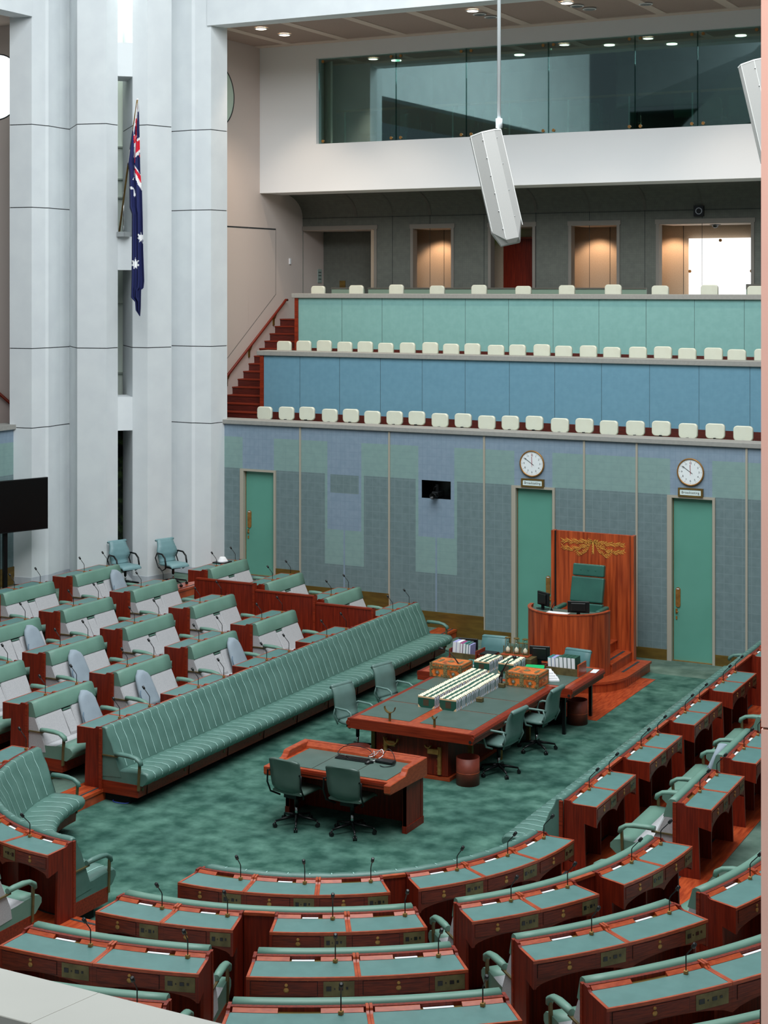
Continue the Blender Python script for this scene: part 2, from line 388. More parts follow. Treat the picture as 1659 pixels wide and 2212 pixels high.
# the two front-corner doors and the raised left one
for n, (x0, x1, zz) in enumerate(doors):
    d = thing('door_%d' % (n + 1), ((x0 + x1) / 2, WY, zz), None, None); d['kind'] = 'structure'
    mb = MB(); mb.box(x0, x0 + .09, WY - .035, WY + .12, zz, 3.095); mb.box(x1 - .05, x1, WY - .035, WY + .12, zz, 3.095)
    mb.box(x0 + .09, x1 - .05, WY - .035, WY + .12, 3.05, 3.095)
    mb.build('door_frame', FRAME, d)
    mb = MB(); mb.box(x0 + .10, x1 - .055, WY + .07, WY + .12, zz + .012, 3.045); mb.build('door_leaf', DOORG, d)
    mb = MB(); mb.box(x0 + .09, x1 - .05, WY + .02, WY + .12, zz, zz + .012); mb.build('threshold', BRASS, d)
    mb = MB(); mb.box(x0 + .09, x0 + .10, WY + .06, WY + .11, zz + .01, 3.05); mb.build('door_seal', BRONZE, d)
    hx = x1 - .17 if n == 1 else x0 + .185
    mb = MB()
    pr_ = rrect(hx - .045, hx + .045, zz + 1.0, zz + 1.37, .044)
    mb.rings([[(px, WY + .07, pz) for px, pz in pr_], [(px, WY + .05, pz) for px, pz in pr_]], 0, False)
    mb.box(hx - .025, hx + .025, WY + .045, WY + .05, zz + 1.335, zz + 1.35, 1)
    mb.build('push_plate', [BRASS, WHITE], d)
    mb = MB(); q = hx - .03 if n != 1 else hx + .03
    mb.box(q - .018, q + .018, WY + .055, WY + .07, zz + .88, zz + .97); mb.box(q - .015, q + .015, WY + .058, WY + .07, zz + .77, zz + .83)
    mb.tube([(q, WY + .05, zz + .92), (q, WY + .02, zz + .92), (q + .05, WY + .02, zz + .92)], .008)
    mb.build('lock', BRASS, d)
for cx, cz, side in ((-11.848, 3.54, 'left'), (-8.686, 3.544, 'right')):
    c = thing('wall_clock', (cx, WY, cz), 'round white wall clock above the %s' % ('door left of the tall wooden throne' if side == 'left' else 'door right of the tall wooden throne'), 'clock', 'clocks over the doors')
    mb = MB(); mb.disc_y((cx, WY - .0, cz), .235, .03, 40); mb.build('clock_face', mat('clock_white_' + side, (236, 242, 246), .6, k=1.05), c)
    mb = MB(); R = []
    for i in range(41):
        a = 2 * PI * i / 40
        R.append([(cx + (.245 + .015 * math.cos(b)) * math.cos(a), WY - .028 + .02 * math.sin(b), cz + (.245 + .015 * math.cos(b)) * math.sin(a)) for b in [2 * PI * j / 8 for j in range(8)]])
    mb.rings(R, 0, True, True, False); mb.build('rim', BRASS, c)
    mb = MB()
    for i in range(60):
        a = 2 * PI * i / 60; L0 = .205 if i % 5 else .195
        dx, dz = math.sin(a), math.cos(a); px_, pz_ = math.cos(a), -math.sin(a); hw = .0012 if i % 5 else .0025
        mb.add([(cx + dx * L0 + px_ * hw, WY - .0305, cz + dz * L0 + pz_ * hw), (cx + dx * L0 - px_ * hw, WY - .0305, cz + dz * L0 - pz_ * hw),
                (cx + dx * .218 - px_ * hw, WY - .0305, cz + dz * .218 - pz_ * hw), (cx + dx * .218 + px_ * hw, WY - .0305, cz + dz * .218 + pz_ * hw)], [(0, 1, 2, 3)])
    mb.build('minute_marks', BLACK, c)
    for h in range(1, 13):
        a = 2 * PI * h / 12
        M = Matrix.Translation((cx + .165 * math.sin(a), WY - .0305, cz + .165 * math.cos(a))) @ Matrix.Rotation(PI / 2, 4, 'X')
        text_mesh('numeral', str(h), .052, MATS['black_plastic'], M, c)
    def hand(nm, ang, L0, L1, wd, m_, dy):
        a = math.radians(ang); dx, dz = math.sin(a), math.cos(a); px_, pz_ = math.cos(a), -math.sin(a); y = WY - dy; mb = MB()
        vs = []
        for yy in (y, y - .002):
            vs += [(cx - dx * L0 + px_ * wd, yy, cz - dz * L0 + pz_ * wd), (cx - dx * L0 - px_ * wd, yy, cz - dz * L0 - pz_ * wd), (cx + dx * L1 - px_ * wd, yy, cz + dz * L1 - pz_ * wd), (cx + dx * L1 + px_ * wd, yy, cz + dz * L1 + pz_ * wd)]
        mb.add(vs, [(0, 1, 2, 3), (4, 5, 6, 7), (0, 1, 5, 4), (1, 2, 6, 5), (2, 3, 7, 6), (3, 0, 4, 7)]); mb.build(nm, m_, c)
    hand('hour_hand', -3, .03, .13, .0045, BLACK, .033); hand('minute_hand', -55, .05, .19, .0035, BLACK, .036); hand('second_hand', 0, .06, .2, .0018, RED, .039)
    sx, sz = (-11.83, 3.165) if side == 'left' else (-8.68, 3.165)
    s_ = thing('wall_sign', (sx, WY, sz), 'pale sign reading Broadcasting in brass frame under the %s clock' % side, 'sign', 'signs over the doors')
    mb = MB(); mb.box(sx - .20, sx + .20, WY - .05, WY - .036, sz - .05, sz + .05); mb.build('sign_face', mat('sign_face_' + side, (206, 222, 220), .5), s_)
    mb = MB()
    for q in ((-.235, .235, .055, .08), (-.235, .235, -.08, -.055), (-.235, -.2, -.055, .055), (.2, .235, -.055, .055)):
        mb.box(sx + q[0], sx + q[1], WY - .06, WY - .0, sz + q[2], sz + q[3])
    mb.build('sign_frame', BRONZE, s_)
    text_mesh('lettering', 'Broadcasting', .066, MATS['book_label_brown'], Matrix.Translation((sx, WY - .052, sz)) @ Matrix.Rotation(PI / 2, 4, 'X'), s_)
# recessed niche with a camera
mb = MB(); a, b, c, d = NICHE
mb.add([(a, WY, c), (b, WY, c), (b, WY, d), (a, WY, d), (a, WY + .5, c), (b, WY + .5, c), (b, WY + .5, d), (a, WY + .5, d)], [(0, 1, 5, 4), (1, 2, 6, 5), (2, 3, 7, 6), (3, 0, 4, 7), (4, 5, 6, 7)])
struct('wall_niche', mb, SCREEN)
kx, kz = -13.93, 2.82
t = thing('video_camera', (kx, WY, kz), 'black broadcast camera in the dark niche of the end wall', 'camera')
mb = MB(); mb.box(kx - .07, kx + .07, WY - .06, WY + .25, kz - .06, kz + .05); mb.build('camera_body', BLACK, t, bevel=.01)
mb = MB(); R = []
for r_, dy in ((.05, -.06), (.055, -.12), (.075, -.2), (.065, -.2), (.03, -.12)):
    R.append([(kx + .02 + r_ * math.cos(2 * PI * j / 20), WY + dy, kz - .02 + r_ * .8 * math.sin(2 * PI * j / 20)) for j in range(20)])
mb.rings(R); mb.build('lens_hood', BLACKM, t)
mb = MB(); mb.box(kx - .03, kx + .03, WY + .05, WY + .12, kz + .05, kz + .19); mb.tube([(kx - .06, WY, kz + .05), (kx - .02, WY - .02, kz + .15), (kx + .03, WY, kz + .16)], .008); mb.build('viewfinder', BLACKM, t)

# ------------------------------------------------------------------ galleries over the end wall
T2, T3 = 30.64, 32.16
mb = MB(); mb.box(-20.1, -1.2, WY + .05, T2 + .01, 3.3, 3.5); mb.box(-18.96, -1.2, T2 + .05, T3 + .01, 4.7, 4.9); mb.box(-18.96, -1.2, T3 + .05, 35.5, 6.0, 6.2); mb.box(-20.1, -18.96, 33.5, 35.5, 6.0, 6.195)
struct('floor', mb, CARPETG)
def tier_front(nm, y, za, zb, zc, m, seams):
    mb = MB(); mb.box(-18.93, -1.2, y, y + .12, zb, zc); struct(nm, mb, m)
    mb = MB(); mb.box(-18.93, -1.2, y - .012, y + .1, za, zb)
    for i in range(58):
        for j in range(5):
            for q in range(4):
                x = -18.5 + i * .615 + j * .045
                if x < -1.5: mb.box(x, x + .022, y - .0135, y - .0125, za + .38 + q * .045, za + .405 + q * .045, 1)
    mb.box(-18.99, -18.90, y - .03, y + .14, za, zc, 2)
    struct('baseboard_' + nm, mb, [WOODS, DARK, WOODX])
    mb = MB()
    for x in seams: mb.box(x - .003, x + .003, y - .002, y + .001, zb, zc)
    struct('trim_8', mb, JOINT)
    mb = MB(); mb.box(-19.06, -1.2, y - .06, y + .42, zc, zc + .105); struct('trim_9', mb, LEDGE, bevel=.008)
tier_front('wall_gallery_middle', T2, 3.5, 4.2, 5.45, BLUE, [-17.97 + 1.0 * i for i in range(18)])
tier_front('wall_gallery_upper', T3, 4.9, 5.57, 6.72, TEAL, [-17.75 + 1.03 * i for i in range(17)])
# stairs along the side wall
mb = MB()
for i in range(16):
    z = 3.5 + .169 * i; y = 29.8 + .235 * i
    mb.box(-20.1, -18.99, y, 33.8, z, z + .169); mb.box(-20.1, -18.99, y - .02, y + .25, z + .145, z + .171, 1)
struct('stair_flight', mb, [WOODS, mat('stair_tread', (112, 40, 24), .5, spec=.25)])
SX = -20.1
panel_wall('wall_side', 29.1, 35.6, 3.3, 12.7, [], [], [WALLP], M=lambda x, y, z: (SX, x, z))
mb = MB()
def sline(p, q, w=.012, m_=0):
    (y0, z0), (y1, z1) = p, q; d = Vector((y1 - y0, z1 - z0)).normalized(); n = Vector((-d.y, d.x)) * w
    mb.add([(SX + .004, y0 + n.x, z0 + n.y), (SX + .004, y0 - n.x, z0 - n.y), (SX + .004, y1 - n.x, z1 - n.y), (SX + .004, y1 + n.x, z1 + n.y)], [(0, 1, 2, 3)], m_)
sline((29.2, 8.36), (33.12, 8.36), .016); sline((33.12, 8.36), (33.12, 6.80), .005); sline((33.12, 6.80), (29.3, 4.2), .005); sline((31.9, 8.36), (31.9, 5.95), .004, 1)
struct('trim_10', mb, [JOINT, mat('joint_soft', (190, 178, 170), .8)])
t = thing('handrail', (SX, 32, 5.6), 'dark red timber handrail sloping up beside the gallery stairs', 'handrail')
mb = MB(); mb.tube([(SX + .1, 29.3, 3.95), (SX + .1, 33.3, 6.57), (SX + .1, 33.42, 6.66), (SX + .1, 33.5, 6.66)], .032, 10); mb.build('rail', mat('handrail_timber', (104, 34, 22), .4, spec=.3), t)
for y in (30.95, 31.9, 33.0):
    z = 3.95 + (y - 29.3) * .655; mb = MB(); mb.tube([(SX, y, z - .14), (SX + .05, y, z - .15), (SX + .1, y, z - .03)], .014); mb.box(SX, SX + .03, y - .025, y + .025, z - .32, z - .1); mb.build('bracket', BRONZE, t)
mb = MB(); mb.box(SX, SX + .03, 33.74, 33.80, 7.53, 7.67); tag(mb.build('wall_sensor', WHITE), 'small white sensor box on the side wall above the stairs', 'sensor')
t = thing('wall_plaque', (SX, 35.2, 7.26), 'small glass notice plaque on the side wall beside the far left opening', 'plaque')
mb = MB(); mb.box(SX + .01, SX + .02, 35.13, 35.33, 7.08, 7.42); mb.build('plaque_glass', mat('plaque_glass', (150, 165, 158), .3), t)
mb = MB()
for z in (7.33, 7.25, 7.16): mb.box(SX + .02, SX + .021, 35.16, 35.30, z, z + .02)
mb.build('notice_lines', JOINT, t)
# round opening in the side wall (both galleries)
KM = 7.03
def mir(x, y, z): return (KM - y, KM - x, z)
for nm, M, m_ in (('window_1', lambda x, y, z: (x, y, z), mat('round_pane_green', (186, 206, 190), .3)), ('window_2', mir, ROUNDG)):
    w_ = bpy.data.objects.new(nm, None); COL.objects.link(w_); w_.location = M(SX, 30.53, 11.31); w_['kind'] = 'structure'
    mb = MB(); rr = [[M(SX + .01 + dx, 30.53 + r_ * math.cos(2 * PI * j / 48), 11.31 + r_ * math.sin(2 * PI * j / 48)) for j in range(48)] for r_, dx in ((.70, 0), (.70, .012))]
    mb.rings(rr, 0, False); mb.build('pane', m_, w_)
    mb = MB(); rr = [[M(SX + .01 + dx, 30.53 + r_ * math.cos(2 * PI * j / 48), 11.31 + r_ * math.sin(2 * PI * j / 48)) for j in range(48)] for r_, dx in ((.72, 0), (.72, .02), (.695, .02), (.695, .0))]
    mb.rings(rr, 0, False, True, False); mb.build('window_frame', JOINT, w_)

# gallery seats: one cream seat per visible back
def gallery_seat():
    t = thing('gallery_seat', (0, 0, 0), 'cream gallery seat', 'seat')
    mb = MB(); pr_ = rrect(-.185, .185, .60, .885, .07)
    mb.rings([[(x * s_, y, (z - .74) * s_ + .74) for x, z in pr_] for s_, y in ((.90, -.035), (1, -.02), (1, .03), (.92, .045))], 0, True); mb.build('backrest', CREAM, t)
    mb = MB(); mb.rings([[(x, y_, z) for x, z in rrect(-.2, .2, .38, .46, .035)] for y_ in (.05, .44)], 0, False); mb.build('seat', CREAM, t)
    mb = MB(); mb.box(-.03, .03, .2, .26, 0, .38); mb.box(-.02, .02, -.02, .1, .36, .62); mb.build('pedestal', BLACKM, t)
    return t
def copy_tree(o, parent=None):
    c = o.copy(); COL.objects.link(c); c.parent = parent
    for ch in list(o.children): copy_tree(ch, c)
    return c
# the seats face the chamber, so each backrest stands behind its cushion: turned by half a turn below
rowA = [572.5, 619.5, 664, 713, 758.5, 805, 853, 901, 951, 1001, 1052, 1103, 1155, 1210, 1263, 1316, 1373, 1429, 1487, 1545.5, 1606, 1668]
rowB = [614.5, 657, 701, 745.5, 789.5, 834, 881, 930, 975, 1021, 1072, 1118.5, 1171, 1218, 1271.5, 1322.5, 1378.5, 1432.5, 1485, 1541.5, 1592, 1650]
rowC = [688, 770.5, 857, 945, 1035.5, 1131, 1225, 1325, 1426.5, 1533, 1634]
gs = gallery_seat(); used = False
def ordn(i):
    return ['first', 'second', 'third', 'fourth', 'fifth', 'sixth', 'seventh', 'eighth', 'ninth', 'tenth', 'eleventh', 'twelfth', 'thirteenth', 'fourteenth', 'fifteenth', 'sixteenth', 'seventeenth', 'eighteenth', 'nineteenth', 'twentieth', 'twenty-first', 'twenty-second'][i]
for row, Y, zf, nm in ((rowA, 29.98, 3.495, 'lowest'), (rowB, 31.48, 4.875, 'middle'), (rowC, 32.98, 6.13, 'highest')):
    for i, u in enumerate(row):
        a = (u - 829.5) / 3474; x = Y * (-math.sin(TH) + a * math.cos(TH)) / (math.cos(TH) + a * math.sin(TH))
        o = copy_tree(gs) if used else gs; used = True
        o.location = (x, Y, zf + .008 * ((i * 7) % 5 - 2)); o.rotation_euler = (0, 0, PI + .02 * ((i * 5) % 3 - 1))
        o['label'] = 'cream gallery seat, %s from the left in the %s gallery row' % (ordn(i), nm)
        o['group'] = 'cream seats of the %s gallery row' % nm

# ceiling, beam, glazed booth
mb = MB(); mb.box(-20.1, -1.2, 29.1, 32.6, 12.63, 12.8)
for i in range(13):
    x = -19.3 + i * 1.5; mb.box(x, x + .22, 29.3, 32.35, 12.615, 12.63, 1)
mb.box(-20.1, -1.2, 29.1, 29.45, 12.612, 12.63, 1); mb.box(-20.1, -1.2, 32.1, 32.4, 12.612, 12.63, 1)
struct('ceiling', mb, [mat('ceiling_perforated', (178, 156, 145), .9, c2=(170, 148, 137), scale=60, k=1.05), CEIL])
mb = MB(); mb.box(-19.1, -1.2, 28.66, 29.12, 12.54, 18.2); struct('beam_end', mb, COLUMN)
mb = MB(); mb.box(KM - 29.12, KM - 28.66, 6, KM + 19.0, 12.54, 18.2); struct('beam_left', mb, COLUMN)
mb = MB(); mb.box(KM - 32.6, KM - 29.1, 6, 27.2, 12.63, 12.8); struct('ceiling', mb, CEIL)
for i, (x, y) in enumerate(((-18.52, 29.9), (-18.5, 30.86), (-13.48, 29.93), (-11.45, 29.96), (-13.54, 30.41), (-13.47, 30.83), (-11.4, 30.4), (-11.3, 30.85), (-10.11, 30.83))):
    lit = i in (0, 1, 2, 3)
    t = thing('downlight', (x, y, 12.6), '%s recessed round downlight, %s' % ('glowing' if lit else 'unlit', ('in the ceiling corner by the side wall, nearest the beam', 'in the ceiling corner by the side wall, farther from the beam', 'left of the two glowing ones near the hanging rod', 'right of the hanging rod beside the beam', 'just behind the glowing one left of the rod', 'second behind the glowing one left of the rod', 'just behind the glowing one right of the rod', 'second behind the glowing one right of the rod', 'rightmost one of the ceiling soffit')[i]), 'downlight', 'downlights in the soffit')
    mb = MB(); mb.lathe([(.11, -.015), (.11, .01)], (x, y, 12.61), 20); mb.build('lens', LAMP if lit else CHROME, t)
    mb = MB(); mb.lathe([(.14, 0), (.14, .02)], (x, y, 12.60), 20); mb.build('bezel', WALLW, t)
    if lit: spot('downlight_beam', (x, y, 12.55), (x, y + .2, 6), 300, (1, .80, .62), 80)
for x in (-16.5, -8.5, -6.0): spot('wall_washer', (x, 30.2, 12.5), (x, 31.0, 6), 260, (1, .80, .62), 85)
FY = 32.4
panel_wall('wall_fascia', -20.1, -1.2, 9.19, 12.66, [], [(-18.57, -1.4, 10.29, 12.28)], [WALLW], y=FY)
mb = MB()
mb.box(-20.1, -1.2, FY + .003, 33.42, 9.192, 9.24); mb.box(-18.57, -1.4, FY + .003, FY + .35, 10.24, 10.292); mb.box(-18.57, -1.4, FY + .003, FY + .35, 12.278, 12.33)
mb.box(-18.62, -18.568, FY + .003, FY + .35, 10.29, 12.28)
struct('ceiling', mb, WALLW)
# booth interior
BW = mat('booth_wall_grey', (104, 98, 90), .9); BF = mat('booth_floor_grey', (60, 62, 60), .9)
mb = MB(); mb.box(-18.6, -1.4, FY + .35, 38, 10.1, 10.2); struct('floor', mb, BF)
mb = MB(); mb.box(-18.6, -1.4, FY + .35, 38, 12.45, 12.6); struct('ceiling', mb, BW)
mb = MB(); mb.box(-18.6, -1.4, 37.9, 38, 10.2, 12.6); struct('wall_booth_back', mb, BW)
mb = MB(); mb.box(-18.62, -18.57, FY + .35, 38, 10.2, 12.6); struct('wall_booth_side', mb, BW)
mb = MB(); mb.box(-17.4, -16.7, 36.2, 37.9, 10.2, 12.45); struct('wall_booth_column', mb, mat('booth_curtain_brown', (70, 52, 40), .9))
spot('booth_light', (-14, 35.5, 12.3), (-14, 35.6, 10), 170, (1, .8, .6), 140); spot('booth_light', (-9, 35.5, 12.3), (-9, 35.6, 10), 170, (1, .8, .6), 140)
for i, x in enumerate((-17.6, -14.6, -12.2, -10.9, -9.2, -8.3)):
    mb = MB(); mb.lathe([(.12, 0), (.12, .02)], (x, 34.6 + .5 * (i % 2), 12.43), 18)
    tag(mb.build('booth_downlight', LAMP), 'warm round downlight inside the glazed booth, %s from the left' % ordn(i), 'downlight', 'downlights inside the booth')
seamx = [-18.57, -16.55, -14.8, -12.85, -10.9, -9.55, -8.2, -5.5, -3.0, -1.4]
for i in range(len(seamx) - 1):
    w_ = bpy.data.objects.new('window_%d' % (i + 3), None); COL.objects.link(w_); w_.location = ((seamx[i] + seamx[i + 1]) / 2, FY + .12, 10.3); w_['kind'] = 'structure'
    mb = MB(); mb.box(seamx[i] + .006, seamx[i + 1] - .006, FY + .12, FY + .132, 10.295, 12.275); mb.build('pane', GLASS, w_)
    for x in (seamx[i] + .12, seamx[i + 1] - .12):
        for z in (10.36, 12.21):
            mb = MB(); mb.disc_y((x, FY + .12, z), .035, .02, 14); mb.build('glass_clamp', BRASS, w_)
mb = MB()
for x in seamx[1:-1]: mb.box(x - .008, x + .008, FY + .10, FY + .30, 10.3, 12.27)
struct('trim_11', mb, glass_mat('glass_fin', (.42, .64, .60), .08))
t = thing('balustrade', (-10, 33.3, 10.2), 'glass balustrade with timber rail behind the booth window', 'railing')
mb = MB(); mb.box(-18.5, -1.5, 33.25, 33.33, 11.10, 11.15); mb.build('rail', mat('rail_timber', (190, 130, 84), .5), t)
mb = MB(); mb.box(-18.5, -1.5, 33.28, 33.29, 10.25, 11.08); mb.build('balustrade_glass', glass_mat('balustrade_glass', (.72, .84, .8), .08), t)
for i in range(12):
    x = -18.3 + i * 1.4; mb = MB(); mb.box(x, x + .03, 33.27, 33.3, 10.2, 11.1); mb.build('post', mat('post_pale', (190, 205, 196), .5) if i == 0 else bpy.data.materials['post_pale'], t)
def booth_chair():
    t = thing('booth_chair', (0, 0, 0), 'x', 'chair')
    mb = MB(); mb.rings([[(x, y, z) for x, z in rrect(-.23, .23, .45 + .0, .87, .08)] for y in (.2, .24)], 0, False); mb.build('backrest', MATS['booth_chair_khaki'], t)
    mb = MB(); mb.box(-.23, .23, -.22, .2, .42, .47); mb.build('seat', MATS['booth_chair_khaki'], t, bevel=.02)
    for sx in (-1, 1):
        mb = MB(); mb.tube([(sx * .24, -.2, 0), (sx * .24, -.2, .62), (sx * .24, .18, .64), (sx * .22, .24, 0)], .012, 6); mb.build('leg', CHROME, t)
    return t
mat('booth_chair_khaki', (150, 146, 120), .6)
bc = None
for i in range(13):
    x = -18.0 + i * .62 + (.7 if i > 6 else 0) + (.8 if i > 9 else 0)
    o = booth_chair() if bc is None else copy_tree(bc); bc = bc or o
    o.location = (x, 34.1 + .35 * (i % 2), 10.2); o.rotation_euler = (0, 0, PI + .3 * math.sin(i * 2.1)); o['label'] = 'khaki chair on chrome legs behind the booth glass, %s from the left' % ordn(i); o['group'] = 'chairs in the glazed booth'

# vaulted back of the top gallery
mb = MB(); R = []
for i in range(11):
    a = math.radians(90 * i / 10); R.append((33.4 + math.cos(a), 8.69 + math.sin(a) * .55))
cuts = [-20.1, -18.6, -17.6, -16.6, -15.2, -13.9, -12.6, -11.3, -10.0, -8.65, -7.3, -6.0, -4.5, -3.0, -1.2]
for a, b in zip(cuts[:-1], cuts[1:]):
    vs = []
    for y, z in R: vs += [(a, y, z), (b, y, z)]
    mb.add(vs, [(2 * i, 2 * i + 1, 2 * i + 3, 2 * i + 2) for i in range(10)], 0, True)
for n_, x in enumerate(cuts[1:-1]):
    hw = .035 if n_ % 2 == 0 else .008
    vs = []
    for y, z in R: vs += [(x - hw, y - .008, z - .008), (x + hw, y - .008, z - .008)]
    mb.add(vs, [(2 * i, 2 * i + 1, 2 * i + 3, 2 * i + 2) for i in range(10)], 1)
struct('ceiling_vault', mb, [W_BACK, mat('vault_rib', (92, 90, 84), .8)])
ops = [(-20.08, -18.09), (-17.04, -16.04), (-15.02, -13.98), (-13.03, -11.95), (-10.97, -8.92), (-6.9, -5.9), (-4.9, -3.9)]
panel_wall('wall_gallery_back', -20.1, -1.2, 6.2, 8.69, [], [(a, b, 6.2, 8.37) for a, b in ops], [W_BACK], y=34.4)
mb = MB()
for n_, (a, b) in enumerate(ops):
    mb.box(a - .09, b + .09, 34.37, 34.4, 8.37, 8.47); mb.box(b, b + .07, 34.37, 34.6, 6.2, 8.37)
    if n_: mb.box(a - .07, a, 34.37, 34.6, 6.2, 8.37)
    mb.box(a, b, 34.4, 35.4, 8.36, 8.38, 1)
for x in cuts[2:-1]: mb.box(x - .004, x + .004, 34.393, 34.4, 6.2, 8.69, 2)
mb.box(-20.1, -1.2, 34.392, 34.4, 8.66, 8.67, 2)
struct('trim_12', mb, [mat('opening_frame', (118, 112, 104), .6), CEIL, JOINT])
mb = MB(); mb.box(-20.1, -1.2, 35.5, 35.6, 6.2, 8.5); mb.box(-20.1, -1.2, 34.55, 35.6, 8.45, 8.55)
mb.box(-20.09, -18.2, 35.44, 35.49, 6.2, 8.45, 2)
for x in (-18.0, -15.6, -13.4, -11.3): mb.box(x - .2, x, 34.42, 35.5, 6.2, 8.45)
for x in (-19.2, -16.75, -12.5, -10.75): mb.box(x - .004, x + .004, 35.49, 35.5, 6.2, 8.45, 1)
struct('wall_corridor', mb, [mat('corridor_cloth', (168, 150, 130), .85, c2=(160, 142, 122), scale=50), JOINT, W_BACK])
for x in (-16.75, -12.7, -10.9): spot('corridor_light', (x, 34.95, 8.3), (x - .1, 35.45, 7.0), 62, (1.0, .66, .42), 95, .5)
t = thing('door_5', (-14.5, 35.5, 6.2), None, None); t['kind'] = 'structure'
mb = MB(); mb.box(-15.15, -14.2, 35.43, 35.5, 6.2, 8.12); mb.build('door_leaf', WOODV, t)
mb = MB(); mb.box(-15.2, -14.15, 35.42, 35.5, 8.12, 8.16); mb.build('door_frame', WOODT, t)
mb = MB(); mb.box(-15.3, -15.0, 35.38, 35.42, 8.2, 8.34); tag(mb.build('exit_sign', EXITG), 'green glowing exit sign above the timber gallery door', 'sign')
mb = MB(); mb.box(-10.6, -9.15, 35.4, 35.42, 6.2, 8.07); struct('window_12', mb, GLOW)
for x, z in ((-10.57, 7.33), (-9.17, 7.33), (-9.87, 8.02)):
    mb = MB(); mb.disc_y((x, 35.4, z), .035, .03, 12); tag(mb.build('glass_clip', BRASS), {-10.57: 'brass clip on the left edge of the glowing glass', -9.17: 'brass clip on the right edge of the glowing glass', -9.87: 'brass clip on the top edge of the glowing glass'}[x], 'clip', 'clips of the frosted glass')
t = thing('wall_loudspeaker', (-10.06, 34.4, 8.62), 'square black loudspeaker with pale ring above the wide bright opening', 'loudspeaker')
mb = MB(); mb.box(-10.17, -9.95, 34.32, 34.4, 8.52, 8.75); mb.build('cabinet', SCREEN, t)
mb = MB(); rr = [[(-10.05 + r_ * math.cos(2 * PI * j / 28), y, 8.635 + r_ * math.sin(2 * PI * j / 28)) for j in range(28)] for r_, y in ((.075, 34.32), (.075, 34.305), (.058, 34.305), (.058, 34.32))]
mb.rings(rr, 0, False, True, False); mb.build('ring', CHROME, t)
mb = MB(); mb.lathe([(.13, .0), (.12, -.02), (.075, -.025), (.06, -.07), (.02, -.09)], (-9.85, 34.9, 8.37), 20); tag(mb.build('dome_camera', BLACK), 'small dark dome camera under the lintel of the wide opening', 'camera')
mb = MB(); mb.lathe([(.22, 0), (.19, -.05), (.1, -.09), (.01, -.1)], (-19.0, 34.95, 8.45), 24); tag(mb.build('ceiling_lamp', WALLW), 'shallow white dome lamp in the far left opening', 'lamp')
mb = MB(); mb.box(-19.62, -19.46, 35.42, 35.44, 6.95, 7.13); tag(mb.build('switch_plate', BRONZE), 'square bronze switch plate in the far left opening', 'switch')
# low glass screens behind the top seats
for i, (a, b) in enumerate(((-19.0, -18.1), (-18.0, -11.1), (-8.9, -2))):
    t = thing('low_screen', ((a + b) / 2, 33.9, 6.2), 'low green glass screen behind the top seats, %s' % ('at the far left opening', 'long one between the openings', 'right of the glowing glass')[i], 'screen', 'low glass screens of the top gallery')
    mb = MB(); mb.box(a, b, 33.9, 33.92, 6.2, 6.93); mb.build('screen_glass', mat('screen_green', (126, 146, 130), .4) if i == 0 else bpy.data.materials['screen_green'], t)
    mb = MB(); mb.box(a, b, 33.88, 33.94, 6.93, 6.96 if i < 2 else 7.04); mb.build('screen_rail', mat('screen_rail', (96, 92, 84), .5) if i == 0 else bpy.data.materials['screen_rail'], t)

# ------------------------------------------------------------------ corner piers and fins
def pier(name, poly, zbase, joints, M=None, ztop=19.0):
    mb = MB(); zs = [zbase] + joints + [ztop]
    for i in range(len(zs) - 1):
        p = [M(x, y, 0)[:2] for x, y in poly] if M else poly
        mb.prism(p, zs[i] + (.009 if i else 0), zs[i + 1] - .009 * (i < len(zs) - 2), 0)
    cx = sum(q[0] for q in p) / len(p); cy = sum(q[1] for q in p) / len(p)
    core = [(cx + (x - cx) * .985, cy + (y - cy) * .985) for x, y in p]
    mb.prism(core, zbase, ztop, 1)
    return struct(name, mb, [COLUMN, JOINT])
PP = [(-22.2, 25.99), (-21.68, 26.06), (-21.635, 26.44), (-21.60, 26.50), (-21.66, 26.95), (-21.67, 27.2), (-21.60, 27.75), (-21.9, 28.6), (-22.2, 28.6)]
pier('wall_pier_left', PP, .84, [4.07, 5.71, 8.62, 10.33])
pier('wall_pier_right', PP, .84, [4.07, 5.71, 8.62, 10.33], mir)
FP = [(-20.857, 26.503), (-20.24, 26.674), (-20.23, 27.043), (-21.2, 28.013), (-21.75, 27.35)]
pier('wall_fin_left', FP, .84, [5.72, 10.33]); pier('wall_fin_right', FP, .84, [5.72, 10.33], mir)
mb = MB()      # panels closing the gap between the fins
for z0, z1 in ((.84, .9), (4.00, 4.66 + .03), (7.33, 8.02), (11.35, 12.05)):
    mb.prism([(-20.24, 27.05), (-20.01, 27.27), (-20.6, 27.86), (-20.83, 27.64)], z0, z1)
struct('wall_spandrel', mb, COLUMN)
mb = MB(); d45 = lambda a, b, z: (-20.12 - a * .7071 + b * .7071, 27.16 + a * .7071 + b * .7071, z)
mb.box(1.6, 1.65, -2.2, 2.2, 4.3, 16, 0, T=d45); mb.box(1.55, 1.6, -2.2, 2.2, .8, 4.3, 1, T=d45)
for z in (5.1, 6.6, 8.9, 9.3, 10.0): mb.box(1.52, 1.6, -2, 2, z, z + .03, 2, T=d45)
for b_ in (-.62, -.45, -.3): mb.box(1.53, 1.57, b_, b_ + .02, 9.3, 10.0, 2, T=d45)
struct('wall_atrium', mb, [mat('atrium_pale', (214, 226, 214), .8), mat('atrium_foliage', (16, 30, 22), .8, c2=(70, 96, 50), scale=7, lo=.5, hi=.75), mat('atrium_line', (160, 170, 160), .7)])
area('atrium_fill_lamp', (-20.5, 27.5, 14), (math.radians(10), 0, 0), .8, .8, 160, (.95, 1, .95))  # unseen lamp added to brighten the pale panels behind the gap
mb = MB()      # marble skirting
